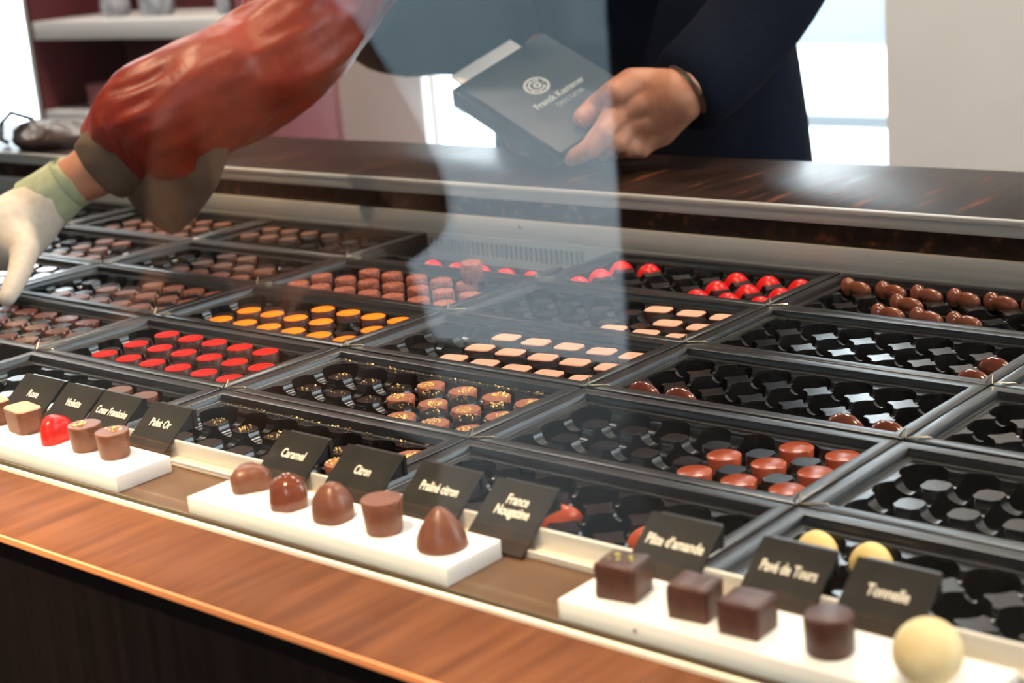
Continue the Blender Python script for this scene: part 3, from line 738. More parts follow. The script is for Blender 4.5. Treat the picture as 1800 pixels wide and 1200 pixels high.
# loose gold flakes strewn in the trays
def strew(key, n, cells, label):
    rnd = random.Random(hash(key) % 1000 if False else len(key) * 37 + int(key[1]))
    bm = bmesh.new()
    for k in range(n):
        if rnd.random() < 0.6:
            i, j = rnd.choice(cells); a = rnd.uniform(0, 6.28); d = 0.0128 * math.sqrt(rnd.random())
            x, y, z = PX + G * i + d * math.cos(a), PY + G * j + d * math.sin(a), HF
        else:
            if rnd.random() < 0.6:
                i, j = rnd.choice(cells); a = rnd.uniform(0, 6.28); d = 0.0072 * math.sqrt(rnd.random())
                x = PX + G * (min(i, 5) + 0.5) + d * math.cos(a); y = PY + G * (min(j, 1) + 0.5) + d * math.sin(a); z = 0.0
            else:
                x = rnd.uniform(0.018, 0.238); y = PY + G * 2 + rnd.uniform(0.0155, 0.0185); z = 0.0002
        sz = 0.0011 * rnd.uniform(0.5, 1.5)
        q = Matrix.Rotation(rnd.uniform(-1, 1), 3, 'X') @ Matrix.Rotation(rnd.uniform(-1, 1), 3, 'Y')
        box(bm, (x, y, z + sz * 0.5), (sz, sz * 0.8, sz * 0.3), rot=q)
    c, r = key[0], int(key[1])
    me = mesh_of(bm, 'gold_flakes', M['gold'], False)
    o = link('gold_flakes', me, None, (TX[c], TY[r], -0.0009))
    tag(o, label, 'gold flakes', None, 'stuff')
strew('A1', 420, [(i, j) for i in range(0, 7) for j in range(3)], 'tiny gold flakes strewn through the tray of gold-flecked chocolates')
strew('A0', 320, [(i, j) for i in range(0, 7) for j in (1, 2)], 'tiny gold flakes strewn through the front tray behind the caramel card')

# ------------------------------------------------------------------ sample plates
PZ = ZL + 0.011
def plate(x0, x1, label, screw=False):
    t = thing('sample_plate', label, 'display plate', ((x0 + x1) / 2, -0.180, ZL), group='white sample plates')
    bm = bmesh.new(); box(bm, (0, 0, 0.0055), (x1 - x0, 0.044, 0.011), bevel=0.0007); link('slab', mesh_of(bm, 'slab', M['plate']), t)
    if screw:
        bm = bmesh.new(); lathe(bm, [(0.0011, 0), (0.0011, 0.0004), (0, 0.0006)], 10)
        for v in bm.verts: v.co = Matrix.Rotation(math.radians(90), 4, 'X') @ v.co
        tag(link('screw', mesh_of(bm, 'screw', M['strap']), t, (-(x1 - x0) / 2 + 0.047, -0.0221, 0.0055)), 'small dark screw head')
plate(0.212, 0.430, 'white rectangular plate with pink, red and gold-flecked samples, left of the three')
plate(0.502, 0.717, 'white rectangular plate with five milk chocolate samples, middle of the three')
plate(0.792, 1.010, 'white rectangular plate with dark cubes and a pale ball, right of the three', True)

def sample(name, bm, mat, x, label, y=-0.180, rz=0.0, parts=(), group=None, cat='chocolate'):
    me = mesh_of(bm, name, mat)
    if not parts:
        o = link(name, me, None, (x, y, PZ), (0, 0, rz)); return tag(o, label, cat, group)
    o = thing(name, label, cat, (x, y, PZ), (0, 0, rz), group)
    link('body', me, o)
    for pn, m2, st in parts:
        c = link(pn, m2, o)
        if st: c['kind'] = 'stuff'
    return o
def pk(bm): pinkbody(bm, 0.0165, 0.0275, 0.0190, 0.005)
def pt(bm): pinktop(bm, 0.0165, 0.0272, 0.0187, 0.0049)
for x, lb in ((0.286, 'rounded rectangular milk chocolate with pale pink top beside the red heart'), (0.246, 'pale pink-topped milk chocolate cut off by the left picture edge')):
    sample('pink_topped_chocolate', fb(pk), M['milk'], x, lb, -0.173, -0.12, [('coloured_top', mesh_of(fb(pt), 'coloured_top', M['pink']), False)])
def heart(bm):
    n = 40; K = 7
    def hp(t_, s): return (s * 16 * math.sin(t_) ** 3 / 17, s * (13 * math.cos(t_) - 5 * math.cos(2 * t_) - 2 * math.cos(3 * t_) - math.cos(4 * t_) + 2) / 17)
    rings = []
    for k, (s, z) in enumerate([(0.0125, 0), (0.0130, 0.001), (0.0130, 0.006), (0.0122, 0.0110), (0.0102, 0.0145), (0.0070, 0.0168), (0.0030, 0.0178)]):
        rings.append([bm.verts.new((*hp(2 * math.pi * i / n, s), z)) for i in range(n)])
    for A, B in zip(rings[:-1], rings[1:]):
        for i in range(n): bm.faces.new((A[i], A[(i + 1) % n], B[(i + 1) % n], B[i]))
    bm.faces.new(rings[0]); bm.faces.new(rings[-1])
sample('red_heart_chocolate', fb(heart), M['red'], 0.328, 'glossy red domed heart chocolate on the left white plate', -0.175, 2.5)
for x, v in ((0.364, 0), (0.395, 2)):
    sample('gold_flecked_chocolate', fb(lambda bm: lathe(bm, [(0, 0), (0.0093, 0), (0.0100, 0.001), (0.0113, 0.0170), (0.0108, 0.0176), (0, 0.0176)], 36)), M['milk'], x,
           'round gold-flecked milk chocolate %s' % ('right beside the red heart' if v == 0 else 'at the right end of the left white plate'), -0.176, 0,
           [('gold_flakes', mesh_of(fb(lambda bm: flakes(bm, 0.0095, 0.0176, 26, 5 + v, 0.0013)), 'gold_flakes', M['gold'], False), True)])
def clover(bm):
    sq = lambda a, x, y, z: (x * (1 + 0.16 * math.cos(3 * a)), y * (1 + 0.16 * math.cos(3 * a)))
    lathe(bm, [(0, 0), (0.0105, 0), (0.0112, 0.001), (0.0118, 0.0075), (0.0112, 0.0105), (0.0085, 0.0135), (0.004, 0.0150), (0, 0.0152)], 42, squash=sq)
sample('clover_shaped_chocolate', fb(clover), M['milk'], 0.527, 'lobed clover-shaped milk chocolate at the left end of the middle plate', -0.172, 0.5)
def pinched(bm, h, k):
    sq = lambda a, x, y, z: (x * (1 + 0.05 * math.cos(k * a)), y * (1 + 0.05 * math.cos(k * a)))
    lathe(bm, [(0, 0), (0.0108, 0), (0.0116, 0.0012), (0.0117, 0.006), (0.0108, 0.0125), (0.0085, 0.0165), (0.0058, h - 0.0015), (0.0032, h), (0, h - 0.0006)], 40, squash=sq)
sample('ridged_dome_chocolate', fb(lambda bm: pinched(bm, 0.0195, 6)), M['glossy'], 0.572, 'darker ridged dome chocolate, second from the left on the middle plate', -0.181, 0.3)
sample('ridged_dome_chocolate', fb(lambda bm: pinched(bm, 0.0215, 4)), M['milk'], 0.611, 'tall knobbed milk chocolate dome in the centre of the middle plate', -0.182, 0.9)
sample('round_chocolate', fb(lambda bm: lathe(bm, [(0, 0), (0.0098, 0), (0.0104, 0.001), (0.0118, 0.0190), (0.0114, 0.0196), (0, 0.0196)], 36)), M['milk'], 0.651, 'flat-topped round milk chocolate, second from the right on the middle plate', -0.181)
sample('cone_shaped_chocolate', fb(lambda bm: lathe(bm, [(0, 0), (0.0132, 0), (0.0142, 0.0015), (0.0136, 0.006), (0.0112, 0.0115), (0.0078, 0.0165), (0.0045, 0.0205), (0.0020, 0.0225), (0, 0.0230)], 36)), M['milk'], 0.695, 'rounded cone-shaped milk chocolate at the right end of the middle plate', -0.181)
def cube(bm, s, h, seed):
    box(bm, (0, 0, h / 2 + 0.0002), (s, s * 0.94, h), bevel=0.0022, seg=3)
    bmesh.ops.subdivide_edges(bm, edges=[e for e in bm.edges if e.calc_length() > 0.006], cuts=4, use_grid_fill=True)
    for v in bm.verts:
        n_ = noise.noise(v.co * 160 + Vector((seed, 0, 0)))
        if v.co.z > 0.001: v.co += v.co.normalized() * n_ * 0.0007
        else: v.co.x *= 1.05; v.co.y *= 1.05; v.co.z = 0
def nuts(bm):
    for x, y, s, a in ((-0.004, 0.002, 0.0032, 0.3), (-0.001, -0.003, 0.0026, 1.2), (0.004, 0.001, 0.0030, 2.0), (0.006, -0.002, 0.0018, 0.4), (-0.006, -0.003, 0.0016, 0.9)):
        box(bm, (x, y, 0.0188 + s * 0.2), (s, s * 0.6, s * 0.5), Matrix.Rotation(a, 3, 'Z'), bevel=s * 0.15, seg=1)
sample('enrobed_cube_chocolate', fb(lambda bm: cube(bm, 0.0225, 0.0185, 1)), M['dark'], 0.817, 'dark chocolate cube topped with chopped pistachios', -0.180, 0.15, [('pistachio_bits', mesh_of(fb(nuts), 'pistachio_bits', M['pista']), False)])
sample('enrobed_cube_chocolate', fb(lambda bm: cube(bm, 0.0215, 0.0170, 4)), M['dark'], 0.8600, 'plain dark chocolate cube just right of the pistachio-topped cube', -0.181, 0.1)
sample('enrobed_cube_chocolate', fb(lambda bm: cube(bm, 0.0220, 0.0165, 9)), M['dark'], 0.8900, 'plain dark chocolate cube beside the dark round chocolate', -0.1830, 0.05)
sample('round_chocolate', fb(lambda bm: lathe(bm, [(0, 0), (0.0098, 0), (0.0108, 0.0012), (0.0114, 0.0160), (0.0108, 0.0182), (0.009, 0.0190), (0, 0.0194)], 36)), M['dark'], 0.933, 'flat-topped round dark chocolate between a cube and the pale ball', -0.183)
sample('truffle_ball', fb(lambda bm: lathe(bm, [(0, 0)] + [(0.0148 * math.cos(a), 0.0146 + 0.0148 * math.sin(a)) for a in [math.radians(x) for x in range(-80, 90, 10)]] + [(0, 0.0294)], 40)), M['ball'], 0.983, 'pale yellow powdered truffle ball at the right end of the right plate', -0.1881)

# ------------------------------------------------------------------ name cards
def card(txt, x0, x1, wfrac, label, lines=1):
    wd = x1 - x0; tilt = math.radians(38); H = 0.0445
    t = thing('name_card', label, 'name card', ((x0 + x1) / 2, -0.1560, ZL), group='black name cards')
    Rm = Matrix.Rotation(tilt, 4, 'X')
    bm = bmesh.new(); box(bm, (0, H / 2, 0), (wd, H, 0.0016), bevel=0.0003, seg=1)
    for v in bm.verts: v.co = Rm @ v.co + Vector((0, 0.0006, 0.0014))
    face = link('card_face', mesh_of(bm, 'card_face', M['card']), t)
    bm = bmesh.new()
    # black wedge holder behind the card, straddling the rail
    w2 = wd / 2 - 0.004
    for sx in (-w2 + 0.002, w2 - 0.002):
        pts = [(0.0300, 0.0245), (0.0355, 0.0285), (0.0365, 0.0150), (0.0240, 0.0150)]
        pts = [(0.0210, 0.0163), (0.0345, 0.0268), (0.0400, 0.0268), (0.0400, 0.0150), (0.0210, 0.0150)]
        lo = [bm.verts.new((sx - 0.002, a, b)) for a, b in pts]; hi = [bm.verts.new((sx + 0.002, a, b)) for a, b in pts]
        n = len(pts)
        for k in range(n): bm.faces.new((lo[k], lo[(k + 1) % n], hi[(k + 1) % n], hi[k]))
        bm.faces.new(lo); bm.faces.new(hi)
    box(bm, (0, 0.0385, 0.0215), (wd - 0.006, 0.003, 0.0125))
    link('holder', mesh_of(bm, 'holder', M['foot'], False), t)
    me = text_mesh(txt, 0.0088, 0.00012, bold=0.00014, width=wd * wfrac)
    for v in me.vertices:
        v.co = Rm @ (v.co + Vector((0.0005, H * 0.64, 0.0010))) + Vector((0, 0.0006, 0.0014))
    me.materials.clear(); me.materials.append(M['ink'])
    pn = link('printed_name', me, t)
    return t
CARDS = [('Rose', 0.213, 0.2625, 0.26, 'black name card reading Rose behind the pink-topped sample'),
 ('Violette', 0.267, 0.3095, 0.42, 'black name card reading Violette behind the red heart'),
 ('Coeur Framboise', 0.3125, 0.3560, 0.80, 'black name card reading Coeur Framboise'),
 ('Palet Or', 0.368, 0.411, 0.50, 'black name card reading Palet Or at the right end of the left plate'),
 ('Caramel', 0.502, 0.5455, 0.48, 'black name card reading Caramel behind the left part of the middle plate'),
 ('Citron', 0.562, 0.610, 0.28, 'black name card with a short name behind the knobbed domes'),
 ('Praliné citron', 0.6255, 0.673, 0.62, 'black name card reading Praliné behind the flat-topped round sample'),
 ('France\nNougatine', 0.6845, 0.7290, 0.55, 'black name card with two lines of text beside the middle plate end'),
 ('Pâte d’amande', 0.7925, 0.8365, 0.80, 'black name card reading Pâte d’amande behind the pistachio-topped cube'),
 ('Pavé de Tours', 0.8605, 0.9030, 0.74, 'black name card reading Pavé de Tours behind the plain dark cubes'),
 ('Tonnelle', 0.9130, 0.9570, 0.50, 'black name card in front of the yellow domes, rightmost of all')]
for c in CARDS: card(*c)

# ------------------------------------------------------------------ gift box on the back counter
def solve_box():
    P0 = aty((985, 268), 0.570); BL, TL = ray((805, 150)), ray((955, 57)); s = (P0 - CAM).length / (aty((985, 268), 0.665) - CAM).length
    A = CAM + (Vector((-0.059, 0.677, 0.143)) - CAM) * s; B = CAM + (Vector((-0.029, 0.806, 0.191)) - CAM) * s
    return P0, A, B
P0, A_, B_ = solve_box()
e2 = (P0 - A_); L2 = e2.length; e2.normalize()
e1 = (B_ - A_); e1 = (e1 - e2 * e1.dot(e2)); L1 = e1.length; e1.normalize()
bn = e1.cross(e2)
if bn.dot(CAM - P0) < 0: bn = -bn
# local frame: X along e1 (text direction), Y along -e2 (text up), Z out of the lid; origin at lid centre
Lc = (A_ + P0) / 2 + e1 * L1 / 2
RB = Matrix((e1, -e2, bn)).transposed()
if RB.determinant() < 0: print('box frame mirrored')
gb = thing('gift_box', 'dark slate gift box with silver crest held tilted on the back counter', 'box', Lc - bn * 0.036)
gb.rotation_euler = RB.to_euler()
bm = bmesh.new(); box(bm, (0, 0, 0.0295), (L1, L2, 0.013), bevel=0.0008)
lid = link('lid', mesh_of(bm, 'lid', M['box']), gb)
bm = bmesh.new(); o_ = 0.016
box(bm, (-0.001, o_, 0.0112), (L1 - 0.003, L2 - 0.004, 0.0224), bevel=0.0006)
base = link('base', mesh_of(bm, 'base', M['box']), gb)
bm = bmesh.new(); box(bm, (-0.008, L2 / 2 + 0.017, 0.0260), (L1 * 0.70, 0.022, 0.0030), bevel=0.0004)
tag(link('inner_sleeve', mesh_of(bm, 'inner_sleeve', M['cream']), gb), 'cream paper strip sticking out of the open end')
me = text_mesh('Franck Kestener', 0.013, 0.0002, width=0.072, bold=0.0003); me.materials.clear(); me.materials.append(M['silver'])
link('lettering', me, lid, (0.002, -0.010, 0.0364))
me = text_mesh('CHOCOLATIER', 0.0085, 0.0002, width=0.040); me.materials.clear(); me.materials.append(M['silver'])
link('lettering', me, lid, (0.006, -0.024, 0.0364))
bm = bmesh.new()
for (cx_, cy_, r_, a0, a1, th) in ((0, 0.018, 0.0135, 0, 360, 0.003), (0, 0.018, 0.0085, 30, 330, 0.0025), (0.001, 0.018, 0.0035, 0, 360, 0.003)):
    n = 28
    for k in range(n):
        aa, ab = math.radians(a0 + (a1 - a0) * k / n), math.radians(a0 + (a1 - a0) * (k + 1) / n)
        v_ = [bm.verts.new((cx_ + q * math.cos(g), cy_ + q * math.sin(g), 0)) for q, g in ((r_ - th / 2, aa), (r_ + th / 2, aa), (r_ + th / 2, ab), (r_ - th / 2, ab))]
        bm.faces.new(v_)
for k in range(7):
    g = math.radians(k * 51); q = Matrix.Rotation(g, 3, 'Z')
    box(bm, (0.011 * math.cos(g), 0.018 + 0.011 * math.sin(g), 0), (0.006, 0.0015, 0.0002), q)
bmesh.ops.create_circle  # crest ring
link('crest', mesh_of(bm, 'crest', M['silver'], False), lid, (-0.006, 0.0, 0.0363))
bm = bmesh.new(); box(bm, (L1 * 0.28, -L2 / 2 + 0.012, 0.0364), (0.010, 0.0022, 0.0004))
link('lettering', mesh_of(bm, 'lettering', M['silver'], False), lid)

# ------------------------------------------------------------------ person in the navy suit
def lid_pt(px, lift): return atplane(px, Lc + bn * lift, bn)
suit = thing('person', 'person in a dark navy suit holding the gift box over the back counter', 'person', (0.04, 0.93, FL))
so = Vector((0.04, 0.93, FL))
H = {}
wr = aty((1192, 168), 0.665)
H['forearm'] = (aty((1220, 148), 0.684), 0.029, 0.028)
H['wrist'] = (wr, 0.031, 0.026)
for n_, p_, y_ in (('a', (1140, 152), 0.655), ('b', (1143, 178), 0.650), ('c', (1150, 204), 0.655), ('d', (1158, 226), 0.664)):
    H['k' + n_] = (aty(p_, y_), 0.0205, 0.0205)
H['th0'] = (aty((1112, 148), 0.640), 0.0180, 0.0180)
H['th1'] = (aty((1082, 163), 0.618), 0.0150, 0.0150)
H['th2'] = (lid_pt((1052, 185), 0.0135), 0.0135, 0.0135)
H['th3'] = (lid_pt((1026, 207), 0.0115), 0.0120, 0.0105)
H['i0'] = (aty((1092, 192), 0.628), 0.0175, 0.0175)
H['i1'] = (aty((1062, 232), 0.600), 0.0135, 0.0135)
H['i2'] = (aty((1036, 262), 0.588), 0.0115, 0.0115)
H['i3'] = (aty((1003, 279), 0.588), 0.0085, 0.0085)
H['m0'] = (aty((1100, 218), 0.632), 0.0170, 0.0170)
H['m1'] = (aty((1083, 250), 0.612), 0.0130, 0.0130)
H['m2'] = (aty((1060, 266), 0.616), 0.0105, 0.0105)
H['r0'] = (aty((1114, 238), 0.642), 0.0160, 0.0160)
H['r1'] = (aty((1106, 258), 0.630), 0.0120, 0.0120)
H['r2'] = (aty((1086, 266), 0.640), 0.0100, 0.0100)
H['p0'] = (aty((1136, 246), 0.652), 0.0150, 0.0150)
H['p1'] = (aty((1128, 261), 0.645), 0.0110, 0.0110)
H['p2'] = (aty((1110, 266), 0.655), 0.0090, 0.0090)
he = [('forearm', 'wrist'), ('wrist', 'ka'), ('wrist', 'kb'), ('wrist', 'kc'), ('wrist', 'kd'), ('ka', 'th0'), ('th0', 'th1'), ('th1', 'th2'), ('th2', 'th3'), ('kb', 'i0'), ('i0', 'i1'), ('i1', 'i2'), ('i2', 'i3'),
      ('kc', 'm0'), ('m0', 'm1'), ('m1', 'm2'), ('kd', 'r0'), ('r0', 'r1'), ('r1', 'r2'), ('kd', 'p0'), ('p0', 'p1'), ('p1', 'p2')]
# other hand steadies the box from behind
ctr = Lc - bn * 0.045
H2 = {}
w2p = Vector((-0.01, 0.830, 0.125))
H2['forearm'] = (Vector((-0.10, 0.865, 0.170)), 0.030, 0.027)
H2['wrist'] = (w2p, 0.026, 0.021)
bk = lambda u, v, d=0.0: Lc + e1 * u - e2 * v - bn * (0.040 + d)
H2['palm0'] = (bk(0.000, 0.045, 0.045), 0.030, 0.020)
H2['palm1'] = (bk(-0.005, 0.025, 0.022), 0.032, 0.018)
for n_, u, v in (('a', -0.010, 0.055), ('b', -0.012, 0.037), ('c', -0.010, 0.018), ('d', -0.004, 0.000)):
    H2[n_ + '0'] = (bk(u, v * 0.8, 0.010), 0.0120, 0.0120); H2[n_ + '1'] = (bk(u - 0.022, v, 0.002), 0.0095, 0.0095); H2[n_ + '2'] = (bk(u - 0.040, v, -0.001), 0.0080, 0.0080)
H2['t0'] = (bk(0.018, 0.060, 0.018), 0.0130, 0.0130); H2['t1'] = (bk(0.010, 0.075, 0.002), 0.0105, 0.0105)
h2e = [('forearm', 'wrist'), ('wrist', 'palm0'), ('palm0', 'palm1'), ('palm0', 't0'), ('t0', 't1')] + [e for n_ in 'abcd' for e in (('palm1', n_ + '0'), (n_ + '0', n_ + '1'), (n_ + '1', n_ + '2'))]
def into(me, origin):
    for v in me.vertices: v.co -= origin
    return me
me = into(blob_mesh(H, he, 0.0022, 5, (('ka', 'kb', 'th0'), ('ka', 'kc', 'kd'), ('kb', 'i0', 'm0'), ('kc', 'm0', 'r0'), ('wrist', 'kb', 'kc'))), so); me.materials.append(M['skin']); hand1 = link('left_hand', me, suit)
me = into(blob_mesh(H2, h2e, 0.0025, 5), so); me.materials.append(M['skin']); link('right_hand', me, suit)
bm = bmesh.new()
n3 = (H['th3'][0] - H['th2'][0]).normalized(); bt = n3.cross(bn).normalized()
nq = Matrix((n3, bt, n3.cross(bt))).transposed()
lathe(bm, [(0, -0.001), (0.0055, 0), (0.005, 0.0010), (0, 0.0016)], 18, squash=lambda a, x, y, z: (x * 1.15, y * 0.9))
cdir = (CAM - H['th3'][0]).normalized()
up = cdir; xa = (n3 - up * n3.dot(up)).normalized(); q = Matrix((xa, up.cross(xa), up)).transposed()
for v in bm.verts: v.co = q @ v.co + H['th3'][0] + up * 0.0092 - so
tag(link('thumb_nail', mesh_of(bm, 'thumb_nail', M['nail']), hand1), 'pale thumb nail')
# watch band
bm = bmesh.new()
wd_ = (H['forearm'][0] - H['wrist'][0]).normalized(); wc = H['wrist'][0] + wd_ * 0.006
a_ = wd_.cross(Vector((0, 0, 1))).normalized(); b_ = wd_.cross(a_)
ring = [wc + a_ * 0.033 * math.cos(2 * math.pi * k / 24) + b_ * 0.029 * math.sin(2 * math.pi * k / 24) - so for k in range(25)]
tube(bm, ring, [(0.0045, 0.0014)] * 25, 8, False)
tag(link('watch_band', mesh_of(bm, 'watch_band', M['strap']), suit), 'metal watch band at the cuff')
# jacket: one continuous surface with torso and sleeves
J = {'hip': ((0.005, 0.96, -0.22), 0.255, 0.15), 'hem': ((0.005, 0.96, -0.02), 0.262, 0.15), 'waist': ((0.00, 0.96, 0.13), 0.245, 0.14), 'chest': ((0.005, 0.97, 0.28), 0.265, 0.15), 'upper': ((0.04, 0.975, 0.40), 0.20, 0.13), 'neck': ((0.04, 0.97, 0.50), 0.07, 0.07),
     'ls': ((0.245, 0.96, 0.42), 0.085, 0.085), 'le': (tuple(aty((1395, -70), 0.87)), 0.066, 0.066), 'lf': (tuple(aty((1300, 75), 0.785)), 0.060, 0.060), 'lc': (tuple(aty((1222, 150), 0.695)), 0.055, 0.052), 'lc2': (tuple(aty((1178, 176), 0.668)), 0.052, 0.050),
     'rs': ((-0.185, 0.96, 0.40), 0.11, 0.11), 're': ((-0.50, 0.96, 0.180), 0.090, 0.100), 'rf': ((-0.33, 0.92, 0.200), 0.080, 0.080), 'rc': ((-0.06, 0.86, 0.170), 0.056, 0.052)}
J = {k: (Vector(v[0]), v[1], v[2]) for k, v in J.items()}
je = [('hip', 'hem'), ('hem', 'waist'), ('waist', 'chest'), ('chest', 'upper'), ('upper', 'neck'), ('upper', 'ls'), ('ls', 'le'), ('le', 'lf'), ('lf', 'lc'), ('lc', 'lc2'), ('upper', 'rs'), ('rs', 're'), ('re', 'rf'), ('rf', 'rc')]
me = into(skin_mesh(J, je, 'hip'), so); me.materials.append(M['suit']); link('jacket', me, suit)
Bd = {'neck': (Vector((0.04, 0.965, 0.50)), 0.055, 0.055), 'jaw': (Vector((0.04, 0.945, 0.585)), 0.065, 0.07), 'head': (Vector((0.04, 0.955, 0.665)), 0.078, 0.092), 'top': (Vector((0.04, 0.97, 0.735)), 0.06, 0.07),
      'nose': (Vector((0.04, 0.850, 0.635)), 0.012, 0.014), 'el': (Vector((0.118, 0.965, 0.65)), 0.010, 0.02), 'er': (Vector((-0.038, 0.965, 0.65)), 0.010, 0.02)}
me = into(skin_mesh(Bd, [('neck', 'jaw'), ('jaw', 'head'), ('head', 'top'), ('head', 'nose'), ('head', 'el'), ('head', 'er')], 'neck'), so); me.materials.append(M['skin']); link('head', me, suit)
bm = bmesh.new(); lathe(bm, [(0.082, 0.0), (0.092, 0.03), (0.085, 0.07), (0.055, 0.10), (0, 0.112)], 24, (0.04, 0.985, 0.665), lambda a, x, y, z: (x, y * 1.1))
for v in bm.verts: v.co -= so
link('hair', mesh_of(bm, 'hair', M['hair']), suit)
Tr = {'h': (Vector((0.045, 0.96, -0.12)), 0.18, 0.12), 'lk': (Vector((0.14, 0.96, -0.50)), 0.085, 0.085), 'la': (Vector((0.145, 0.97, -0.88)), 0.06, 0.06), 'lt': (Vector((0.15, 0.86, -0.915)), 0.045, 0.032), 'rk': (Vector((-0.05, 0.96, -0.50)), 0.085, 0.085), 'ra': (Vector((-0.06, 0.97, -0.88)), 0.06, 0.06), 'rt': (Vector((-0.065, 0.86, -0.915)), 0.045, 0.032)}
me = into(skin_mesh(Tr, [('h', 'lk'), ('lk', 'la'), ('la', 'lt'), ('h', 'rk'), ('rk', 'ra'), ('ra', 'rt')], 'h'), so); me.materials.append(M['suit']); link('trousers', me, suit)

# ------------------------------------------------------------------ person in the red jacket, reaching in
sv = thing('person', 'person in a loose red jacket and white glove reaching over the trays', 'person', (-0.05, 0.60, 0.33))
vo = Vector((-0.05, 0.60, 0.33))
def loft(bm, rings_spec, seg=48, fold=0.0, seed=0.0, ends=(True, True), inner=None):
    rings = []; prev = None; n = len(rings_spec)
    P = [r[0] for r in rings_spec]
    for i, (p, ra, rb) in enumerate(rings_spec):
        tdir = (P[min(i + 1, n - 1)] - P[max(i - 1, 0)]).normalized()
        b = (Vector((0, 0, 1)) - tdir * tdir.z).normalized(); a = b.cross(tdir)
        ring = []
        for k in range(seg):
            g = 2 * math.pi * k / seg
            f = 1 + fold * noise.noise(Vector((math.cos(g) * 1.6 + seed, math.sin(g) * 1.6, i * 0.09))) + fold * 0.5 * noise.noise(Vector((math.cos(g) * 4 + seed, math.sin(g) * 4, i * 0.16)))
            ring.append(bm.verts.new(p + a * (ra * f * math.cos(g)) + b * (rb * f * math.sin(g))))
        rings.append(ring)
    for A, B in zip(rings[:-1], rings[1:]):
        for k in range(seg): bm.faces.new((A[k], A[(k + 1) % seg], B[(k + 1) % seg], B[k]))
    if ends[0]: bm.faces.new(list(reversed(rings[0])))
    if ends[1]: bm.faces.new(rings[-1])
    return rings
def interp(spec, n):
    out = []
    m_ = len(spec) - 1
    def cr(p0, p1, p2, p3, t_): return 0.5 * ((2 * p1) + (p2 - p0) * t_ + (2 * p0 - 5 * p1 + 4 * p2 - p3) * t_ * t_ + (3 * p1 - p0 - 3 * p2 + p3) * t_ ** 3)
    for i in range(n + 1):
        s = i / n * m_; k = min(int(s), m_ - 1); f = s - k
        g = lambda j: spec[max(0, min(m_, j))]
        out.append((cr(g(k - 1)[0], g(k)[0], g(k + 1)[0], g(k + 2)[0], f), cr(g(k - 1)[1], g(k)[1], g(k + 1)[1], g(k + 2)[1], f), cr(g(k - 1)[2], g(k)[2], g(k + 1)[2], g(k + 2)[2], f)))
    return out
# sleeve
S = [(aty((198, 279), 0.260), 0.039, 0.041), (aty((222, 252), 0.275), 0.050, 0.052), (aty((275, 215), 0.300), 0.062, 0.062), (aty((345, 172), 0.340), 0.068, 0.066),
     (aty((425, 135), 0.390), 0.066, 0.064), (aty((505, 80), 0.440), 0.064, 0.066), (aty((560, 0), 0.500), 0.068, 0.072), (aty((620, -110), 0.560), 0.080, 0.085), (aty((720, -230), 0.640), 0.10, 0.10)]
bm = bmesh.new(); loft(bm, interp(S, 60), 72, 0.17, 3.0)
for v in bm.verts: v.co -= vo
link('sleeve', mesh_of(bm, 'sleeve', M['satin'], True, 80), sv)
# torso stub above the frame
Tn = {'sh': (Vector(S[-1][0]), 0.10, 0.10), 'c': (aty((860, -330), 0.72), 0.15, 0.13), 'o': (aty((1040, -330), 0.72), 0.10, 0.10)}
me = into(skin_mesh(Tn, [('sh', 'c'), ('c', 'o')], 'c'), vo); me.materials.append(M['satin']); link('shoulders', me, sv)
# hanging turned-back lining of the wide cuff
C0 = aty((205, 300), 0.272)
L_ = [(aty((300, 262), 0.300), 0.062, 0.022), (aty((298, 318), 0.302), 0.054, 0.022), (aty((296, 358), 0.304), 0.040, 0.019), (aty((300, 390), 0.306), 0.022, 0.013), (aty((302, 409), 0.306), 0.006, 0.006)]
bm = bmesh.new()
rings = []
Ls = interp(L_, 16); prev = None
for i, (p, ra, rb) in enumerate(Ls):
    rings.append([bm.verts.new(p + R_ * (ra * math.cos(g)) + _f * (rb * math.sin(g)) * (1 + 0.25 * noise.noise(Vector((math.cos(g) * 3, math.sin(g) * 3, i * 0.3)))) - vo) for g in [2 * math.pi * k / 40 for k in range(40)]])
for A, B in zip(rings[:-1], rings[1:]):
    for k in range(40): bm.faces.new((A[k], A[(k + 1) % 40], B[(k + 1) % 40], B[k]))
bm.faces.new(rings[0]); bm.faces.new(rings[-1])
link('hanging_lining', mesh_of(bm, 'hanging_lining', M['lining'], True, 80), sv)
# cuff lining ring around the wrist
bm = bmesh.new(); loft(bm, interp([(aty((176, 298), 0.250), 0.031, 0.037), (aty((188, 288), 0.255), 0.0345, 0.040), (aty((206, 272), 0.265), 0.0385, 0.042)], 10), 48, 0.06, 1.0)
for v in bm.verts: v.co -= vo
link('cuff_lining', mesh_of(bm, 'cuff_lining', M['lining'], True, 80), sv)
# bare wrist
bm = bmesh.new(); loft(bm, interp([(aty((118, 326), 0.232), 0.024, 0.026), (aty((150, 308), 0.240), 0.0250, 0.0275), (aty((178, 292), 0.250), 0.0265, 0.030), (aty((205, 275), 0.262), 0.027, 0.03)], 12), 32)
for v in bm.verts: v.co -= vo
link('forearm', mesh_of(bm, 'forearm', M['skin'], True, 80), sv)
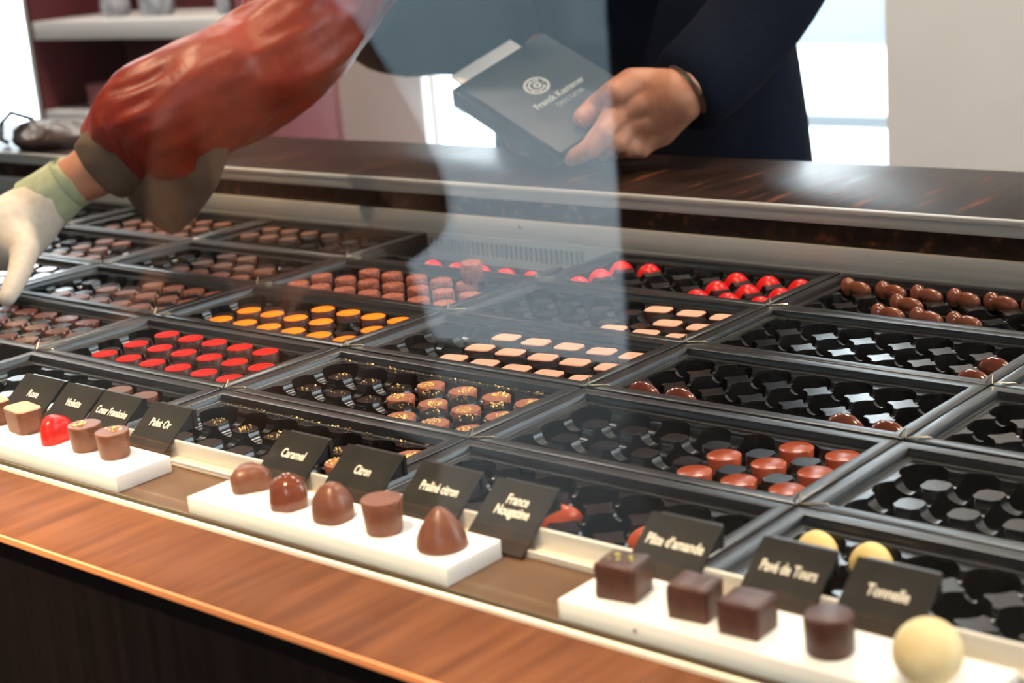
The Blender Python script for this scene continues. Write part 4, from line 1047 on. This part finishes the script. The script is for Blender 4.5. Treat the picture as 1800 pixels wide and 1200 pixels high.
# glove
GV = {}
GV['cuff'] = (aty((92, 345), 0.213), 0.028, 0.028)
GV['palm0'] = (aty((48, 385), 0.190), 0.036, 0.030)
GV['palm1'] = (aty((14, 412), 0.165), 0.040, 0.026)
GV['i0'] = (aty((44, 440), 0.150), 0.0150, 0.0150); GV['i1'] = (aty((34, 478), 0.128), 0.0120, 0.0120); GV['i2'] = (aty((20, 508), 0.108), 0.0105, 0.0105); GV['i3'] = (aty((12, 524), 0.098), 0.0090, 0.0090)
GV['t0'] = (aty((-25, 425), 0.140), 0.0140, 0.0140); GV['t1'] = (aty((-60, 452), 0.120), 0.0120, 0.0120); GV['t2'] = (aty((-92, 486), 0.10), 0.0100, 0.0100)
GV['m0'] = (aty((-20, 400), 0.160), 0.0150, 0.0150); GV['m1'] = (aty((-80, 420), 0.155), 0.0125, 0.0125); GV['m2'] = (aty((-125, 450), 0.150), 0.0105, 0.0105)
GV['r0'] = (aty((-18, 385), 0.175), 0.0145, 0.0145); GV['r1'] = (aty((-85, 395), 0.180), 0.0120, 0.0120); GV['r2'] = (aty((-135, 415), 0.180), 0.0100, 0.0100)
GV['p0'] = (aty((-5, 372), 0.190), 0.0135, 0.0135); GV['p1'] = (aty((-75, 368), 0.205), 0.0110, 0.0110); GV['p2'] = (aty((-120, 378), 0.210), 0.0095, 0.0095)
ge = [('cuff', 'palm0'), ('palm0', 'palm1'), ('palm1', 'i0'), ('i0', 'i1'), ('i1', 'i2'), ('i2', 'i3'), ('palm1', 't0'), ('t0', 't1'), ('t1', 't2'), ('palm1', 'm0'), ('m0', 'm1'), ('m1', 'm2'), ('palm1', 'r0'), ('r0', 'r1'), ('r1', 'r2'), ('palm0', 'p0'), ('p0', 'p1'), ('p1', 'p2')]
me = into(blob_mesh(GV, ge, 0.0026, 6, (('palm0', 'i0', 'm0'), ('palm0', 'palm1', 'r0'), ('palm1', 't0', 'i0'))), vo); me.materials.append(M['knit']); gl = link('glove', me, sv)
bm = bmesh.new(); loft(bm, interp([(aty((64, 366), 0.202), 0.0320, 0.0335), (aty((92, 345), 0.214), 0.0300, 0.0310), (aty((116, 326), 0.227), 0.0285, 0.0290), (aty((125, 319), 0.231), 0.0290, 0.0300), (aty((128, 316), 0.2325), 0.0275, 0.0285), (aty((122, 321), 0.230), 0.0245, 0.0255)], 20), 48, 0.03, 8.0)
for v in bm.verts: v.co -= vo
tag(link('glove_cuff', mesh_of(bm, 'glove_cuff', M['cuffgreen'], True, 80), sv), 'pale green knitted cuff')

# ------------------------------------------------------------------ customer in brown, seen mirrored in the glass
cu = thing('person', 'person in a brown coat in front of the counter, seen only mirrored in the glass', 'person', (-0.80, -1.62, FL))
co_ = Vector((-0.80, -1.62, FL))
Cd = {'hem': ((-0.93, -1.62, -0.62), 0.26, 0.16), 'hip': ((-0.92, -1.62, -0.44), 0.25, 0.15), 'waist': ((-0.93, -1.62, -0.32), 0.20, 0.13), 'chest': ((-0.98, -1.62, 0.0), 0.22, 0.14), 'up': ((-0.98, -1.62, 0.14), 0.19, 0.12), 'neck': ((-0.95, -1.62, 0.24), 0.07, 0.07),
      'ls': ((-0.85, -1.62, 0.12), 0.09, 0.09), 'le': ((-0.62, -1.60, -0.16), 0.060, 0.060), 'lw': ((-0.78, -1.48, -0.24), 0.042, 0.042),
      'rs': ((-1.20, -1.62, 0.12), 0.08, 0.08), 're': ((-1.34, -1.62, -0.14), 0.055, 0.055), 'rw': ((-1.24, -1.50, -0.28), 0.042, 0.042)}
Cd = {k: (Vector(v[0]), v[1], v[2]) for k, v in Cd.items()}
me = into(skin_mesh(Cd, [('hem', 'hip'), ('hip', 'waist'), ('waist', 'chest'), ('chest', 'up'), ('up', 'neck'), ('up', 'ls'), ('ls', 'le'), ('le', 'lw'), ('up', 'rs'), ('rs', 're'), ('re', 'rw')], 'hem'), co_); me.materials.append(M['coat']); link('coat', me, cu)
Hd = {'n': (Vector((-0.93, -1.62, 0.24)), 0.05, 0.05), 'j': (Vector((-0.93, -1.60, 0.32)), 0.062, 0.068), 'h': (Vector((-0.93, -1.61, 0.40)), 0.075, 0.09), 't': (Vector((-0.93, -1.63, 0.46)), 0.06, 0.065), 'no': (Vector((-0.93, -1.51, 0.37)), 0.012, 0.013)}
me = into(skin_mesh(Hd, [('n', 'j'), ('j', 'h'), ('h', 't'), ('h', 'no')], 'n'), co_); me.materials.append(M['skin']); link('head', me, cu)
bm = bmesh.new(); lathe(bm, [(0.088, -0.02), (0.092, 0.03), (0.08, 0.07), (0.05, 0.10), (0, 0.11)], 24, (-0.93, -1.64, 0.40))
for v in bm.verts: v.co -= co_
link('hair', mesh_of(bm, 'hair', M['hair']), cu)
Tg = {'h': (Vector((-0.86, -1.62, -0.52)), 0.15, 0.11), 'a': (Vector((-0.78, -1.62, -0.88)), 0.055, 0.055), 'at': (Vector((-0.78, -1.52, -0.915)), 0.042, 0.030), 'b': (Vector((-0.95, -1.62, -0.88)), 0.055, 0.055), 'bt': (Vector((-0.95, -1.52, -0.915)), 0.042, 0.030)}
me = into(skin_mesh(Tg, [('h', 'a'), ('a', 'at'), ('h', 'b'), ('b', 'bt')], 'h'), co_); me.materials.append(M['hair']); link('trousers', me, cu)
for nm_, w_, el in (('left_hand', 'lw', 1), ('right_hand', 'rw', -1)):
    p_ = Cd[w_][0]
    hd = {'w': (p_, 0.028, 0.028), 'p': (p_ + Vector((0.0, 0.06, -0.03)), 0.034, 0.018)}
    ed = [('w', 'p')]
    for k in range(4):
        hd['f%d' % k] = (p_ + Vector(((k - 1.5) * 0.018, 0.10, -0.055)), 0.009, 0.009); hd['g%d' % k] = (p_ + Vector(((k - 1.5) * 0.019, 0.125 - abs(k - 1.4) * 0.006, -0.085)), 0.008, 0.008)
        ed += [('p', 'f%d' % k), ('f%d' % k, 'g%d' % k)]
    hd['t'] = (p_ + Vector((-el * 0.040, 0.07, -0.04)), 0.010, 0.010); ed.append(('w', 't'))
    me = into(skin_mesh(hd, ed, 'w', 1), co_); me.materials.append(M['skin']); link(nm_, me, cu)

# ------------------------------------------------------------------ cabinet with shelves at the back left
CX0, CX1, CY0, CY1 = -3.60, -2.52, 2.40, 2.78
cb = thing('display_cabinet', 'tall maroon cabinet with thick white shelves left of the pier', 'cabinet', ((CX0 + CX1) / 2, 2.59, FL))
kx = (CX0 + CX1) / 2
def kpart(name, bx, mat, bevel=0.002):
    bm = bmesh.new()
    for a0, a1, b0, b1, c0, c1 in bx: box(bm, ((a0 + a1) / 2 - kx, (b0 + b1) / 2 - 2.59, (c0 + c1) / 2 - FL), (a1 - a0, b1 - b0, c1 - c0), bevel=bevel)
    return link(name, mesh_of(bm, name, mat), cb)
kpart('back_panel', [(CX0, CX1, CY1 - 0.02, CY1, FL, 2.45)], M['maroon'])
kpart('side_panel', [(CX0, CX0 + 0.025, CY0, CY1 - 0.021, FL, 2.45)], M['maroon'])
kpart('side_panel', [(CX1 - 0.025, CX1, CY0, CY1 - 0.021, FL, 2.45)], M['maroon'])
kpart('shelf', [(CX0 + 0.0255, CX1 - 0.0255, CY0, CY1 - 0.021, 0.016, 0.075)], M['shelf'])
kpart('shelf', [(CX0 + 0.0255, CX1 - 0.0255, CY0, CY1 - 0.021, -0.250, -0.222)], M['shelf'])
kpart('lower_cupboard', [(CX0 + 0.026, CX1 - 0.026, CY0 + 0.015, CY1 - 0.021, FL, -0.29)], M['maroon'])
def bag(x, w_, h, label, seed):
    t = thing('gift_bag', label, 'gift bag', (x, 2.53, 0.0755), group='wrapped gift bags on the shelf')
    bm = bmesh.new()
    lathe(bm, [(0, 0), (w_ * 0.48, 0.0), (w_ * 0.52, 0.02), (w_ * 0.50, h * 0.5), (w_ * 0.40, h * 0.72), (w_ * 0.12, h * 0.80), (w_ * 0.30, h * 0.98), (0, h * 0.9)], 28, squash=lambda a, x_, y_, z: (x_, y_ * 0.7))
    for v in bm.verts:
        if v.co.z > 0.01: v.co += Vector((noise.noise(v.co * 25 + Vector((seed, 0, 0))), noise.noise(v.co * 25 + Vector((0, seed, 0))), 0)) * 0.018
    link('bag', mesh_of(bm, 'bag', M['foil']), t)
    bm = bmesh.new(); lathe(bm, [(w_ * 0.15, h * 0.785), (w_ * 0.17, h * 0.80), (w_ * 0.15, h * 0.815)], 16); link('ribbon', mesh_of(bm, 'ribbon', M['strap']), t)
bag(-3.28, 0.10, 0.26, 'crumpled clear gift bag on the white shelf, leftmost of the three', 1.0)
bag(-3.06, 0.13, 0.28, 'crumpled clear gift bag on the white shelf, middle of the three', 4.0)
bag(-2.70, 0.09, 0.24, 'crumpled clear gift bag on the white shelf, nearest the sleeve', 8.0)
def gift(x, w_, h, label, dz=-0.2215):
    t = thing('gift_box', label, 'box', (x, 2.52, dz), group='maroon gift boxes on the lower shelf')
    bm = bmesh.new(); box(bm, (0, 0, h * 0.4), (w_, 0.16, h * 0.8), bevel=0.003); link('base', mesh_of(bm, 'base', M['maroonbox']), t)
    bm = bmesh.new(); box(bm, (0, 0, h * 0.9), (w_ + 0.006, 0.166, h * 0.2 - 0.001), bevel=0.003); link('lid', mesh_of(bm, 'lid', M['maroonbox']), t)
    bm = bmesh.new(); lathe(bm, [(0.011, 0), (0.011, 0.001), (0, 0.001)], 16)
    for v in bm.verts: v.co = Matrix.Rotation(math.radians(90), 4, 'X') @ v.co + Vector((0, -0.0802, h * 0.45))
    link('seal', mesh_of(bm, 'seal', M['silver']), t)
gift(-3.31, 0.13, 0.085, 'maroon gift box with a pale seal on the lower shelf, the left one')
gift(-3.13, 0.14, 0.085, 'maroon gift box with a pale seal on the lower shelf, the middle one')
gift(-2.82, 0.30, 0.17, 'large plain maroon gift box on the lower shelf, the right one')

# ------------------------------------------------------------------ brown bag at the far left of the back counter
bg = thing('handbag', 'crumpled brown leather handbag on the far left of the back counter', 'bag', (-0.79, 0.600, 0.0602))
bm = bmesh.new()
lathe(bm, [(0, 0), (0.070, 0), (0.083, 0.006), (0.084, 0.014), (0.068, 0.025), (0.040, 0.031), (0, 0.033)], 40, squash=lambda a, x, y, z: (x * 1.0, y * 0.75))
for v in bm.verts:
    if v.co.z > 0.005: v.co += Vector((noise.noise(v.co * 22), noise.noise(v.co * 22 + Vector((7, 0, 0))), noise.noise(v.co * 22 + Vector((0, 7, 0))))) * 0.018
link('bag_body', mesh_of(bm, 'bag_body', M['leather'], True, 80), bg)
bm = bmesh.new(); tube(bm, [(-0.06, 0, 0.035), (-0.10, -0.01, 0.045), (-0.115, -0.02, 0.03), (-0.105, -0.03, 0.008), (-0.09, -0.03, 0.004)], 0.0035, 8); link('strap', mesh_of(bm, 'strap', M['hair']), bg)
